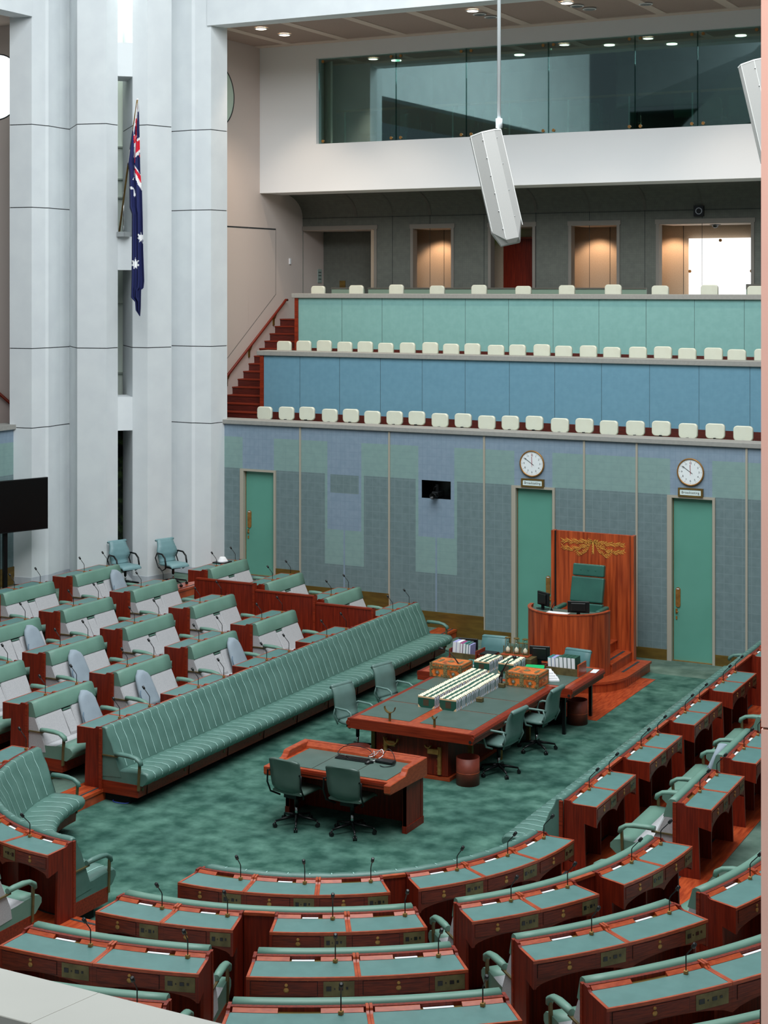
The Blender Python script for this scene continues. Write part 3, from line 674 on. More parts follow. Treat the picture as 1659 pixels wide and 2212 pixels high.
def skirt(poly, M=None, n=None):
    p = [M(x, y, 0)[:2] for x, y in poly] if M else poly
    cx = sum(q[0] for q in p) / len(p); cy = sum(q[1] for q in p) / len(p)
    mb.prism([(cx + (x - cx) * 1.012, cy + (y - cy) * 1.012) for x, y in p], .84, .99)
skirt(PP); skirt(PP, mir); skirt(FP); skirt(FP, mir)
struct('baseboard_piers', mb, MARBLE)
# unseen wall and slanted panels added behind the camera, mirrored in the booth glass
mb = MB(); mb.box(-24, 6, -4.2, -4.0, 10.5, 13.2); mb.box(-24, 6, -4.2, -4.0, 15.0, 19.0); mb.box(-24, 6, -6, -5.8, 13.2, 15.0, 1)
mb.add([(-24, -4.0, 15.0), (-9, 3.0, 18.5), (6, -4.0, 15.0), (6, -4.0, 19), (-24, -4.0, 19)], [(0, 1, 2), (0, 1, 4), (2, 1, 3), (1, 3, 4)], 0)
mb.add([(-22, -3.9, 13.0), (-10, 1.5, 15.2), (-16, 2.0, 16.5)], [(0, 1, 2)], 0); mb.add([(-8, 1.5, 15.2), (4, -3.9, 12.8), (0, 2.0, 16.5)], [(0, 1, 2)], 0)
struct('wall_for_reflection', mb, [COLUMN, DARK])
# the left gallery seen past the left pier
panel_wall('wall_left', 12, 26.19, 0, 4.05, [(12, 26.19, 3.77, 4.05, 1), (12, 26.19, 3.1, 3.77, 2), (24.2, 25.4, 1.3, 3.1, 2)], [], [W_DARK, W_LILAC, W_GREEN], M=lambda x, y, z: (KM - WY, x, z))
mb = MB(); mb.box(KM - WY - .42, KM - WY + .06, 12, 26.25, 4.04, 4.135); struct('trim_13', mb, LEDGE)
mb = MB(); mb.box(KM - WY - .02, KM - WY + .02, 12, 26.15, .83, 1.2); struct('baseboard_left', mb, [BRONZE])
mb = MB(); mb.box(-28, KM - WY, KM + 20.1 - .02 + .0, KM + 20.1 + .1, 3.3, 12.7)
for i in range(10): mb.box(KM - 29.8 - .235 * i - .5, KM - 29.8 - .235 * i, 25.9, 27.13, 3.5 + .169 * i, 3.67 + .169 * i, 1)
mb.box(-28, -22.2, 25.0, 27.13, 3.3, 3.5, 1)
struct('wall_left_side', mb, [WALLP, WOODS])
mb = MB(); mb.tube([mir(SX + .1, 29.3, 3.95), mir(SX + .1, 33.3, 6.57)], .032, 10); tag(mb.build('handrail', WOODX), 'dark red timber handrail at the left edge beside the white pier', 'handrail')

# hanging flag between the fins
t = thing('flag', (-19.45, 25.9, 8.0), 'dark blue flag with a red and white cross canton hanging folded on a slanted pole', 'flag')
def ray_at(u, v, d):
    a = (u - 829.5) / 3474; b = -(v - 617.6) / 3474; c_, s_ = math.cos(TH), math.sin(TH)
    return ((-s_ + a * c_) * d, (c_ + a * s_) * d, 7 + b * d)
def pin(x, y, poly):
    c = False; n = len(poly); j = n - 1
    for i in range(n):
        xi, yi = poly[i]; xj, yj = poly[j]
        if (yi > y) != (yj > y) and x < (xj - xi) * (y - yi) / (yj - yi) + xi: c = not c
        j = i
    return c
zf = lambda p: (230 + p[0] * .2259, 200 + p[1] * .2260)
OUT_L = [zf(p) for p in ((290, 55), (270, 250), (240, 420), (205, 670), (218, 760), (220, 1000), (222, 1100), (243, 1160), (243, 1600), (236, 1960), (275, 2000), (280, 2080), (318, 2135))]
OUT_R = [zf(p) for p in ((305, 55), (312, 200), (318, 450), (324, 760), (340, 940), (348, 1250), (352, 1500), (362, 1800), (355, 1870), (332, 1885), (328, 2060), (322, 2138))]
def xat(line, v):
    for (x0, y0), (x1, y1) in zip(line[:-1], line[1:]):
        if y0 <= v <= y1: return x0 + (x1 - x0) * (v - y0) / max(y1 - y0, 1e-6)
    return line[-1][0] if v > line[-1][1] else line[0][0]
def star(cx, cy, r, n=7, sx=.75, rot=0):
    return [zf((cx + sx * (r if i % 2 == 0 else r * .45) * math.sin(PI * i / n + rot), cy - (r if i % 2 == 0 else r * .45) * math.cos(PI * i / n + rot))) for i in range(2 * n)]
FW = [[zf(q) for q in p] for p in (
    [(285, 60), (305, 60), (308, 180), (298, 240), (290, 330), (275, 330), (272, 240)],
    [(240, 420), (275, 250), (262, 300), (205, 675), (218, 672), (232, 560), (262, 400), (280, 240), (296, 80), (290, 55)],
    [(258, 400), (318, 425), (318, 590), (258, 640), (256, 520)],
    [(268, 690), (330, 790), (342, 945), (300, 880), (266, 790)],
    [(220, 905), (243, 895), (270, 935), (283, 985), (262, 998), (258, 930), (235, 925)], [(248, 830), (263, 800), (258, 835)])] + [star(330, 1385, 58), star(276, 1638, 62)]
FR = [[zf(q) for q in p] for p in ([(294, 70), (301, 70), (300, 150), (293, 190)], [(280, 250), (292, 250), (290, 330), (290, 470), (278, 480), (276, 330)], [(283, 470), (318, 452), (318, 545), (280, 580)], [(258, 410), (268, 412), (276, 480), (260, 485)],
      [(268, 640), (276, 560), (276, 700)], [(270, 715), (330, 800), (336, 868), (318, 845), (268, 750)], [(318, 590), (322, 590), (328, 770), (322, 740)])]
FN = [[zf(q) for q in p] for p in ([(262, 520), (266, 700), (222, 750), (205, 690), (235, 480), (258, 330)], [(300, 190), (310, 170), (318, 425), (290, 445)], [(285, 610), (318, 590), (325, 780), (276, 690)])]
mb = MB(); nv, nu = 230, 22; v_a, v_b = 213, 683
vs = []; fs = []
for i in range(nv + 1):
    v = v_a + (v_b - v_a) * i / nv; l, r_ = xat(OUT_L, v), xat(OUT_R, v); r_ = max(r_, l + .6)
    for j in range(nu + 1):
        f_ = j / nu; u = l + (r_ - l) * f_
        d = 32.35 + .055 * math.sin(f_ * 13 + v * .006) + .02 * math.sin(f_ * 29 + 1)
        vs.append(ray_at(u, v, d))
mi = []
for i in range(nv):
    v = v_a + (v_b - v_a) * (i + .5) / nv; l, r_ = xat(OUT_L, v), xat(OUT_R, v)
    for j in range(nu):
        u = l + (r_ - l) * (j + .5) / nu; m_ = 0
        if any(pin(u, v, p) for p in FW): m_ = 1
        if any(pin(u, v, p) for p in FN): m_ = 0
        if any(pin(u, v, p) for p in FR): m_ = 2
        fs.append((i * (nu + 1) + j, i * (nu + 1) + j + 1, (i + 1) * (nu + 1) + j + 1, (i + 1) * (nu + 1) + j)); mi.append(m_)
mb.v = vs; mb.f = fs; mb.m = mi; mb.sm = [True] * len(fs); o = mb.build('flag_cloth', [NAVY, FWHITE, RED], t)
sol = o.modifiers.new('solid', 'SOLIDIFY'); sol.thickness = .004
mb = MB(); mb.tube([ray_at(257, 506, 33.4), ray_at(277, 355, 32.6), ray_at(297, 216, 32.3)], .02, 8); mb.build('flag_pole', BRONZE, t)
mb = MB(); p = ray_at(267, 505, 33.3); mb.box(p[0] - .1, p[0] + .1, p[1] - .1, p[1] + .1, 8.02, 8.12); mb.tube([(p[0], p[1], 8.05), (p[0], p[1], 8.95)], .018); mb.build('pole_bracket', CHROME, t)

# television on a stand at the left edge
pR = ray_at(102, 1030, 32.5); pL = ray_at(0, 1034, 31.8); dv = Vector((pL[0] - pR[0], pL[1] - pR[1], 0)).normalized(); nv_ = Vector((-dv.y, dv.x, 0))
t = thing('television', (pR[0] + dv.x * .95, pR[1] + dv.y * .95, .84), 'large black flat screen on a black floor stand at the left edge', 'television')
TT = lambda a, b, z: (pR[0] + dv.x * a + nv_.x * b, pR[1] + dv.y * a + nv_.y * b, z)
mb = MB(); mb.box(0, 1.9, -.03, .03, 2.10, 3.14, 0, T=TT); mb.build('screen_panel', BLACK, t)
for sg in (-1, 1):
    pass
mb = MB(); mb.box(.02, 1.88, -.034, .034, 2.12, 3.12, 0, T=TT); mb.build('screen', SCREEN, t)
mb = MB(); mb.box(.86, .94, -.12, -.05, .86, 2.9, 0, T=TT); mb.box(1.02, 1.1, -.12, -.05, .86, 2.9, 0, T=TT); mb.box(.82, 1.14, -.06, -.02, 2.3, 2.9, 0, T=TT); mb.build('pole', BLACKM, t)
mb = MB(); mb.box(.5, 1.45, -.4, .2, .84, .88, 0, T=TT); mb.build('base', BLACKM, t)

# near parapet and pillar beside the camera, hanging loudspeakers
mb = MB(); mb.box(-8, 2.5, 3.43, 3.67, 4.6, 5.0)
mb.box(-8, 2.5, 3.425, 3.44, 4.0, 4.92)
for x in (-2.86, -2.38, -3.9, -1.6): mb.prism([(x - .002, 3.429), (x + .002, 3.429), (x + .052, 3.671), (x + .048, 3.671)], 4.7, 5.0006, 1)
struct('wall_near_parapet', mb, [PARA, mat('joint_light', (150, 148, 140), .8)], bevel=.004)
a = ray_at(1644, 600, 6.0)
mb = MB()
cdir = Vector((math.cos(TH), math.sin(TH), 0)); fdir = Vector((-math.sin(TH), math.cos(TH), 0))
PT = lambda x, y, z: (a[0] + cdir.x * x + fdir.x * y, a[1] + cdir.y * x + fdir.y * y, z)
mb.box(a[0], a[0] + .6, a[1], a[1] + .6, 3, 5.345); mb.box(a[0], a[0] + .6, a[1], a[1] + .6, 5.355, 12); mb.box(a[0] + .006, a[0] + .594, a[1] + .006, a[1] + .594, 3.1, 11.9, 1)
struct('wall_near_pier', mb, [PINK, mat('joint_brown', (120, 88, 76), .8)])

def hanging_speaker(u0, v0, u1, v1, d, label, rod=True):
    # axis from the centre of the top end to the centre of the bottom end
    A = Vector(ray_at(u0, v0, d)); B = Vector(ray_at(u1, v1, d - .15)); ax = (B - A).normalized(); Lg = (B - A).length
    side = cdir - ax * cdir.dot(ax); side.normalize(); fw = ax.cross(side); fw.normalize()
    if fw.dot(fdir) > 0: fw = -fw
    t = thing('hanging_loudspeaker', A, label, 'loudspeaker', None)
    T = lambda x, y, z: tuple(A + side * x + fw * y + ax * z)
    prof = [(-.235, -.2), (-.235, .0), (-.075, .16), (.115, .16), (.225, .04), (.225, -.2)]
    mb = MB()
    def ring(z, sc=1, sh=lambda x, y: 0): return [T(x * sc, y * sc, z + sh(x, y)) for x, y in prof]
    mb.rings([ring(0), ring(Lg - .22, 1, lambda x, y: -.0 + (.16 if y > .1 else 0) * 1 - (.12 if x > .2 else 0)), ring(Lg, .62)], 0, False)
    mb.build('cabinet', SPK, t)
    mb = MB()
    for x, y in ((-.235, 0), (-.075, .16), (.225, .04)): mb.tube([T(x, y, 0), T(x, y, Lg - .24 + (.16 if y > .1 else 0))], .006, 4, 0, False)
    mb.build('edge_strip', SPKE, t)
    mb = MB()
    for i in range(6):
        z = .12 + i * (Lg - .35) / 5; q = T(-.085, .155, z); mb.lathe([(.009, -.008), (.009, .008)], q, 8)
    for i in range(4):
        z = .12 + i * (Lg - .5) / 3; q = T(.13, .148, z); mb.lathe([(.006, -.006), (.006, .006)], q, 8)
    mb.build('screw', [CHROME], t)
    mb = MB(); mb.rings([ring(-.012, 1.02), ring(.006, 1.02)], 0, False); mb.build('end_cap', SPKE, t)
    if rod:
        q = Vector(ray_at(1078, v0, d)); mb = MB(); mb.tube([(q.x, q.y, q.z - .05), (q.x, q.y, 17.5)], .028, 12)
        mb.lathe([(.05, 0), (.05, .14)], (q.x, q.y, q.z + .08), 16); mb.build('rod', mat('rod_white', (226, 232, 234), .4, k=1.1), t)
    else:
        mb = MB(); mb.tube([(A.x + .1, A.y, A.z), (A.x + .1, A.y, 17.5)], .028, 12); mb.build('rod', bpy.data.materials['rod_white'], t)
    return t
hanging_speaker(1050, 288, 1104, 527, 24, 'long grey loudspeaker hanging tilted on a white rod in mid-air')
hanging_speaker(1634, 133, 1690, 372, 24, 'grey hanging loudspeaker mostly hidden at the upper right edge', False)

# ------------------------------------------------------------------ benches and desks of the horseshoe
def frange(a, b, n): return [a + (b - a) * i / n for i in range(n + 1)]
def make_desk(fr, ta, tb, k, n, label, group, step, rev=False):
    """desk unit behind the bench; fr(t,s); ta<tb; n seats; step = t units per metre"""
    L = level(k); c = fr((ta + tb) / 2, .2); t = thing('chamber_desk', (c[0], c[1], L), label, 'desk', group)
    nt = max(2, int((tb - ta) / step / .16)); e = .028 * step
    ts = frange(ta + e * .4, tb - e * .4, nt)
    mb = MB(); mb.sweep([(.002, L + .02), (.035, L + .02), (.035, L + .80), (.04, L + .80), (.04, L + .838), (.002, L + .838)], fr, ts, 0)
    mb.sweep([(.05, L + .78), (.40, L + .78), (.40, L + .80), (.05, L + .80)], fr, ts, 1)
    mb.build('carcass', [WOODV, WOODT], t)
    endp = [(0, L + .012), (.27, L + .012), (.25, L + .60), (.402, L + .57), (.402, L + .81), (.12, L + .81), (.10, L + .815), (.085, L + .825), (.078, L + .84), (0, L + .842)]
    for a in (ta, tb - e):
        mb = MB(); mb.sweep(endp, fr, [a, a + e], 0); mb.build('end_panel', WOODV, t)
    seats = frange(ta, tb, n)
    for i in range(1, n):
        mb = MB(); mb.sweep([(.03, L + .012), (.2, L + .012), (.2, L + .78), (.03, L + .78)], fr, [seats[i] - e / 2, seats[i] + e / 2], 0); mb.build('divider', WOODV, t)
        for sg in (-1, 1): mb = MB(); mb.sweep([(.0, L + .80), (.13, L + .80), (.11, L + .815), (.088, L + .826), (.080, L + .843), (0, L + .846)], fr, sorted([seats[i] + sg * e * .12, seats[i] + sg * e * .95]), 0); mb.build('tray_divider', WOODT, t)
    for i in range(n):
        a, b = seats[i], seats[i + 1]; sp = b - a; m = max(2, int(sp / step / .12))
        q = lambda f: (b - f * sp) if rev else (a + f * sp)
        rg = lambda f0, f1: sorted([q(f0), q(f1)])
        # leather writing surface with wood edging
        mb = MB(); T_ = frange(a + e * .9, b - e * .9, m)
        mb.sweep([(.08, L + .80), (.386, L + .80), (.386, L + .809), (.08, L + .809)], fr, T_, 0)
        mb.build('writing_surface', LEATHER_TOP, t)
        mb = MB(); mb.sweep([(.386, L + .785), (.404, L + .785), (.4045, L + .811), (.386, L + .811)], fr, frange(a + e * .06, b - e * .06, m), 0)
        for x in (a, b - e * .9): mb.sweep([(.09, L + .80), (.39, L + .80), (.39, L + .811), (.09, L + .811)], fr, [x + e * .05, x + e * .88], 0)
        mb.build('edge_trim', WOODT, t)
        # pencil tray: two sloped lids and an open slot with a white card
        mb = MB()
        for f0, f1 in ((.04, .36), (.66, .96)):
            r_ = rg(f0, f1); mb.sweep([(.04, L + .80), (.08, L + .80), (.08, L + .812), (.046, L + .833), (.04, L + .833)], fr, frange(r_[0], r_[1], 3), 0); mb.build('tray_lid', WOODT, t); mb = MB()
        mb = MB(); r_ = rg(.36, .66); mb.sweep([(.04, L + .798), (.08, L + .798), (.08, L + .804), (.04, L + .804)], fr, frange(r_[0], r_[1], 3), 0); tr = mb.build('tray_slot', BRONZE, t)
        if (k * 7 + i * 3 + int(ta * 2)) % 6 != 1:
            mb = MB(); r_ = rg(.38, .60); mb.sweep([(.048, L + .804), (.076, L + .804), (.076, L + .812), (.048, L + .812)], fr, frange(r_[0], r_[1], 2), 0); mb.build('name_card', WHITE, t)
        # front: arched apron, drawer, socket plate
        ia, ib = (e * .4 if i == 0 else e * .02), (e * .4 if i == n - 1 else e * .02); mb = MB(); T_ = frange(a + ia, b - ib, 14); R = []
        for x in T_:
            g = abs((x - (a + b) / 2) / (sp / 2)) if n == 1 else abs((x - (a + b) / 2) / (sp / 2))
            zb = L + .57 + (.085 * max(0, math.cos(g * PI * .5)) ** .6 if g < .86 else 0)
            R.append([(*fr(x, .375), zb), (*fr(x, .40), zb), (*fr(x, .40), L + .787), (*fr(x, .375), L + .787)])
        mb.rings(R, 0, False); mb.build('apron', WOODD, t)
        mb = MB(); r_ = rg(.04, .64); mb.sweep([(.395, L + .66), (.4008, L + .66), (.4008, L + .778), (.395, L + .778)], fr, frange(r_[0], r_[1], 4), 0)
        r2 = rg(.045, .635); mb.sweep([(.395, L + .664), (.406, L + .664), (.406, L + .774), (.395, L + .774)], fr, frange(r2[0], r2[1], 4), 1)
        dr = mb.build('drawer', [DARK, WOODD], t)
        mb = MB(); tc = q(.36)
        for zz, r0 in ((L + .750, .014), (L + .710, .021)):
            rr = []
            for j in range(14):
                g = 2 * PI * j / 14; rr.append((r0 * math.cos(g), r0 * math.sin(g)))
            mb.rings([[(*fr(tc + x * step, s_), zz + y) for x, y in [(sc * xx, sc * yy) for xx, yy in rr]] for s_, sc in ((.405, 1), (.411, 1), (.415, .55))], 0, False)
        mb.build('lock', BRASS, dr)
        mb = MB(); r_ = rg(.69, .965); mb.sweep([(.39, L + .655), (.404, L + .655), (.404, L + .778), (.39, L + .778)], fr, frange(r_[0], r_[1], 2), 0); sk = mb.build('socket_plate', BRASSP, t)
        for f0, f1, za, zb in ((.715, .76, .70, .738), (.785, .795, .712, .724), (.825, .865, .705, .735), (.89, .91, .712, .732)):
            mb = MB(); r_ = rg(f0, f1); mb.sweep([(.40, L + za), (.407, L + za), (.407, L + zb), (.40, L + zb)], fr, r_, 0); mb.build('socket', SCREEN, sk)
    return t

def make_bench(fr, ta, tb, k, n, label, group, step, ribbed=False, arms=(1, 1), cat='bench'):
    F = level(k - 1); L = level(k); zt = L + .858
    c = fr((ta + tb) / 2, -.4); t = thing('chamber_bench', (c[0], c[1], F), label, cat, group)
    length = (tb - ta) / step
    e = .03 * step; a0, b0 = ta + e, tb - e
    if ribbed:
        nr = round(length / (.17 if step == 1.0 else .25)); per = 6; NT = nr * per; ts = frange(a0, b0, NT)
    else:
        nr = 1; per = 1; NT = max(2, int(length / .2)); ts = frange(a0, b0, NT)
    def bul(i): return (abs(math.sin(PI * i / per)) ** .6 if ribbed else 1.0)
    def skin(prof, front, amp, name, mats, parent=t, seam=True, colfn=None):
        mb = MB(); R = []; sh = .005 * step if name == 'seat_cushion' else 0
        for i, x in enumerate(ts):
            x = min(max(x, a0 + sh), b0 - sh)
            bb = (bul(i) - 1) * amp
            end = 0.012 if i in (0, NT) else 0
            wr = .004 * math.sin(i * 1.7) if ribbed else 0
            R.append([(*fr(x, s - (bb + wr * 0 - end) * f[0]), z + (bb - end) * f[1]) for (s, z), f in zip(prof, front)])
        m = len(prof); vs = [q for r in R for q in r]; fs = []; b0_ = len(mb.v)
        for i in range(NT):
            for j in range(m):
                kk = (j + 1) % m; mi = 0
                if colfn: mi = colfn(j)
                mb.f.append((i * m + j, i * m + kk, (i + 1) * m + kk, (i + 1) * m + j)); mb.m.append(mi); mb.sm.append(True)
        mb.v = vs
        mb.f += [tuple(range(m)), tuple(range(NT * m, NT * m + m))]; mb.m += [0, 0]; mb.sm += [False, False]
        if ribbed and seam:
            js = [j for j in range(m) if front[j][0] or front[j][1]]
            for i in range(per, NT, per):
                pts = [Vector(R[i][j]) for j in js]; dz = Vector((0, 0, .002))
                for p, q in zip(pts[:-1], pts[1:]):
                    d = (Vector((*fr(ts[i] + .0022 * step, 0), 0)) - Vector((*fr(ts[i] - .0022 * step, 0), 0)))
                    # stitched line just proud of the valley
                    o_ = Vector((*fr(ts[i], -.0035), 0)) - Vector((*fr(ts[i], 0), 0)) + Vector((0, 0, .0035))
                    mb.add([p + o_ - d, p + o_ + d, q + o_ + d, q + o_ - d], [(0, 1, 2, 3)], len(mats) - 1)
        return mb.build(name, mats, parent)
    z_head = zt - .205
    if ribbed:
        prof = [(-.01, F + .34), (-.01, zt - .03), (-.03, zt), (-.085, zt), (-.11, zt - .02), (-.135, zt - .10), (-.20, F + .80), (-.27, F + .62), (-.33, F + .47), (-.35, F + .36)]
        fr_ = [(0, 0), (0, 0), (0, .3), (.3, 1), (1, .5), (1, 0), (1, 0), (1, 0), (1, 0), (0, 0)]
        skin(prof, fr_, .008, 'backrest', [GREEN, SEAM])
        prof = [(-.03, F + .28), (-.03, F + .455), (-.38, F + .46), (-.52, F + .47), (-.66, F + .475), (-.76, F + .46), (-.80, F + .42), (-.80, F + .37), (-.76, F + .31), (-.70, F + .285)]
        fr_ = [(0, 0), (0, 0), (0, 1), (0, 1), (.2, 1), (.7, .7), (1, .3), (1, 0), (1, -.3), (0, 0)]
        skin(prof, fr_, .012, 'seat_cushion', [GREEN, SEAM])
    else:
        prof = [(-.01, z_head), (-.01, zt - .02), (-.03, zt), (-.085, zt), (-.11, zt - .02), (-.165, z_head + .01), (-.165, z_head)]
        skin(prof, [(0, 0)] * 7, 0, 'headrest', [GREENB])
        seg = frange(ta + e, tb - e, n) if n > 1 else [ta + e, tb - e]
        # two fabric backs with the folded armrest between
        gap = .10 * step; mids = seg[1:-1]; edges = [ta + e] + [v for m_ in mids for v in (m_ - gap, m_ + gap)] + [tb - e]
        bp = [(-.01, F + .34), (-.01, z_head - .002), (-.16, z_head - .002), (-.175, z_head - .03), (-.33, F + .47), (-.35, F + .36)]
        for i in range(0, len(edges), 2):
            mb = MB(); R = []; T_ = frange(edges[i], edges[i + 1], max(2, int((edges[i + 1] - edges[i]) / step / .2)))
            T_ = [T_[0], T_[0] + .02 * step] + T_[1:-1] + [T_[-1] - .02 * step, T_[-1]]
            for jx, x in enumerate(T_):
                en = .018 if jx in (0, len(T_) - 1) else 0; R.append([(*fr(x, s + (en if s < -.05 else 0)), z) for s, z in bp])
            mb.rings(R, 0, False); mb.build('back_cushion', GREY, t)
        for m_ in mids:
            zc = z_head - .05
            bp2 = [(-.01, F + .42), (-.01, zc), (-.175, zc), (-.19, zc - .02), (-.325, F + .50), (-.325, F + .46)]
            mb = MB(); R = []
            for jx, x in enumerate((m_ - gap * .92, m_ - gap * .75, m_ + gap * .75, m_ + gap * .92)):
                en = .015 if jx in (0, 3) else 0; R.append([(*fr(x, s + (en if s < -.05 else 0)), z) for s, z in bp2])
            mb.rings(R, 0, False); mb.build('folded_armrest', GREY, t)
            mb = MB(); mb.sweep([(-.01, zc), (-.15, zc), (-.15, z_head - .003), (-.01, z_head - .003)], fr, [m_ - gap * .9, m_ + gap * .9], 0)
            mb.sweep([(-.02, zc + .012), (-.172, zc + .012), (-.172, zc + .03), (-.02, zc + .03)], fr, [m_ - gap * .85, m_ + gap * .85], 1); mb.build('armrest_slot', [DARK, GREENB], t)
        prof = [(-.03, F + .28), (-.03, F + .455), (-.40, F + .46), (-.52, F + .47), (-.52, F + .472), (-.68, F + .478), (-.76, F + .462), (-.80, F + .42), (-.80, F + .37), (-.70, F + .285)]
        skin(prof, [(0, 0)] * 10, 0, 'seat_cushion', [GREENB, GREY], colfn=lambda j: 1 if j in (0, 1, 2, 3) else 0)
    mb = MB(); mb.sweep([(-.02, F + .12), (-.63, F + .12), (-.65, F + .29), (-.02, F + .29)], fr, ts[::per] if ribbed else ts, 0)
    if ribbed and length > 5:
        q = 0
        while q < length - .3:
            x = ta + (.10 + q) * step; mb.sweep([(-.63, F + .20), (-.648, F + .20), (-.648, F + .235), (-.63, F + .235)], fr, [x, x + .035 * step], 2)
            x2 = x + .12 * step; mb.sweep([(-.63, F + .125), (-.6445, F + .125), (-.652, F + .285), (-.63, F + .285)], fr, [x2, x2 + .005 * step], 1); q += 1.0
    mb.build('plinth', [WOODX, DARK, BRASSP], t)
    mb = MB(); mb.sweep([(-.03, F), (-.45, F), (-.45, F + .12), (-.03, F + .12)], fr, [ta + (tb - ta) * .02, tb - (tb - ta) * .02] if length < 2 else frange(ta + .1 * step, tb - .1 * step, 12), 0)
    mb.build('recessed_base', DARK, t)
    for a in (ta - e * .2, tb - e * .8):
        mb = MB(); mb.sweep([(-.045, F + .118), (-.002, F + .118), (-.002, L + .835), (-.045, L + .835)], fr, [a, a + e], 0); mb.build('frame_end', WOODX, t)
    for idx, (on, x, sg) in enumerate(((arms[0], ta, 1), (arms[1], tb, -1))):
        if not on: continue
        mb = MB(); xc = x + sg * .03 * step
        path = [(-.26, F + .665), (-.36, F + .67), (-.50, F + .665), (-.60, F + .65), (-.665, F + .61), (-.685, F + .56)]
        R = []
        for j, (s, z) in enumerate(path):
            hw = .044 if 0 < j < 5 else .036; th = .03 if j < 5 else .024
            dzx = (0, 0, 0, .5, .9, 1)[j]
            ring = []
            for g in range(10):
                an = 2 * PI * g / 10; w_ = hw * math.cos(an); h_ = th * math.sin(an)
                ring.append((*fr(xc + w_ * step, s - h_ * dzx), z + h_ * (1 - dzx * .6)))
            R.append(ring)
        mb.rings(R, 0, True); ar = mb.build('armrest', GREENB if not ribbed else GREEN, t)
        mb = MB(); mb.sweep([(-.625, F + .22), (-.655, F + .22), (-.675, F + .60), (-.645, F + .60)], fr, sorted([xc - .016 * step, xc + .016 * step]), 0)
        mb.build('armrest_bracket', BRASSP, ar)
        mb = MB(); mb.sweep([(-.02, F + .625), (-.30, F + .625), (-.30, F + .64), (-.02, F + .64)], fr, sorted([xc - .02 * step, xc + .02 * step]), 0); mb.build('armrest_bar', BRASSP, ar)
    return t

def make_mic(p, out, lean, label, group):
    t = thing('gooseneck_microphone', p, label, 'microphone', group); x, y, z = p; o = Vector((out[0], out[1], 0)).normalized()
    mb = MB(); mb.box(x - .017, x + .017, y - .017, y + .017, z, z + .03); mb.build('base', BRASS, t, bevel=.003)
    q = [(x, y, z + .02), (x, y, z + .145), (x + o.x * .014, y + o.y * .014, z + .168), (x + o.x * .075 * lean, y + o.y * .075 * lean, z + .232), (x + o.x * .09 * lean, y + o.y * .09 * lean, z + .248)]
    mb = MB(); mb.tube(q, .0052, 6); mb.build('stem', BLACKM, t)
    a = Vector(q[-1]); d = Vector((o.x * .62, o.y * .62, .78)); mb = MB(); mb.tube([a - d * .004, a, a + d * .045, a + d * .05], [.009, .017, .017, .010], 10); mb.build('head', BLACK, t)

side_word = {'R': 'right', 'L': 'left', 'A': 'curved', 'M': 'left curved'}
rowname = ['', 'front', 'second', 'third', 'fourth', 'fifth', 'sixth']
def unit(kind, k, ta, tb, n, uname, bench=True, arms=(1, 1)):
    if kind == 'R': fr = fr_right(k); step = 1.0
    elif kind == 'L': fr = fr_left(k); step = 1.0
    elif kind == 'A': fr = fr_arc(k); step = math.degrees(1 / (RK(k) + .2))
    else: fr = fr_arcm(k); step = math.degrees(1 / (RK(k) + .2))
    L = level(k)
    if not seen([(*fr(t, s), L + z) for t in (ta, (ta + tb) / 2, tb) for s in (0, .45) for z in (.3, .87)]): return
    blk = {'R': 'right-hand block', 'L': 'left-hand block', 'A': 'curved block', 'M': 'curved block'}[kind]
    d = make_desk(fr, ta, tb, k, n, 'red timber desk with green leather tops, %s of the %s row, %s' % (uname, rowname[k], blk), 'timber desks of the horseshoe', step)
    if bench:
        make_bench(fr, ta, tb, k, n, 'grey and green bench before the %s desk, %s row, %s' % (uname, rowname[k], blk), 'upholstered benches behind the front row', step, arms=arms)
    seats = frange(ta, tb, n)
    for i in range(n):
        f = .80 if kind != 'M' else .86
        t = seats[i] + (seats[i + 1] - seats[i]) * f
        p = fr(t, .105); p2 = fr(t, .6)
        if not seen([(*p, L + .95)], 10): continue
        pos = {2: ['nearer', 'farther'], 3: ['first', 'middle', 'last']}[n][i] if kind in 'RL' else {2: ['left', 'right'], 3: ['left', 'middle', 'right']}[n][i if kind == 'A' else n - 1 - i]
        make_mic((p[0], p[1], L + .809), (p2[0] - p[0], p2[1] - p[1]), 1.0, 'thin black microphone on the %s seat of %s desk, %s row, %s' % (pos, uname, rowname[k], blk), 'gooseneck microphones on the desks')

YU = [(17.66, 19.08), (19.62, 21.02), (21.58, 22.98), (23.55, 24.94), (26.05, 27.42)]
un = ['nearest', 'second', 'third', 'fourth', 'farthest']
for j, (a, b) in enumerate(YU):
    for k in range(1, 5): unit('R', k, a, b, 2, un[j], bench=(k > 1))
    for k in range(1, 6):
        if (k, j) != (5, 4): unit('L', k, a, b, 2, un[j], bench=(k > 1))
# the long front benches and the panels that link their desks
make_bench(fr_left(1), 17.62, 27.35, 1, 1, 'long ribbed green leather bench along the left front of the chamber', 'ribbed front benches', 1.0, True)
make_bench(fr_right(1), 17.62, 27.35, 1, 1, 'long ribbed green leather bench along the right front, seen from behind', 'ribbed front benches', 1.0, True, (0, 1))
def infill(fr, ta, tb, k, label, step=1.0):
    L = level(k); n = max(1, int((tb - ta) / step / .2)); mb = MB()
    mb.sweep([(0.0, L + .02), (.035, L + .02), (.035, L + .81), (0, L + .81)], fr, frange(ta, tb, n), 0)
    mb.sweep([(-.005, L + .81), (.045, L + .81), (.045, L + .838), (-.005, L + .838)], fr, frange(ta, tb, n), 1)
    if seen([(*fr(t, 0), L + z) for t in (ta, tb) for z in (.2, .87)]): tag(mb.build('linking_panel', [WOODV, WOODT]), label, 'panel', 'panels linking the front desks')
gapn = ['first', 'second', 'third', 'fourth']
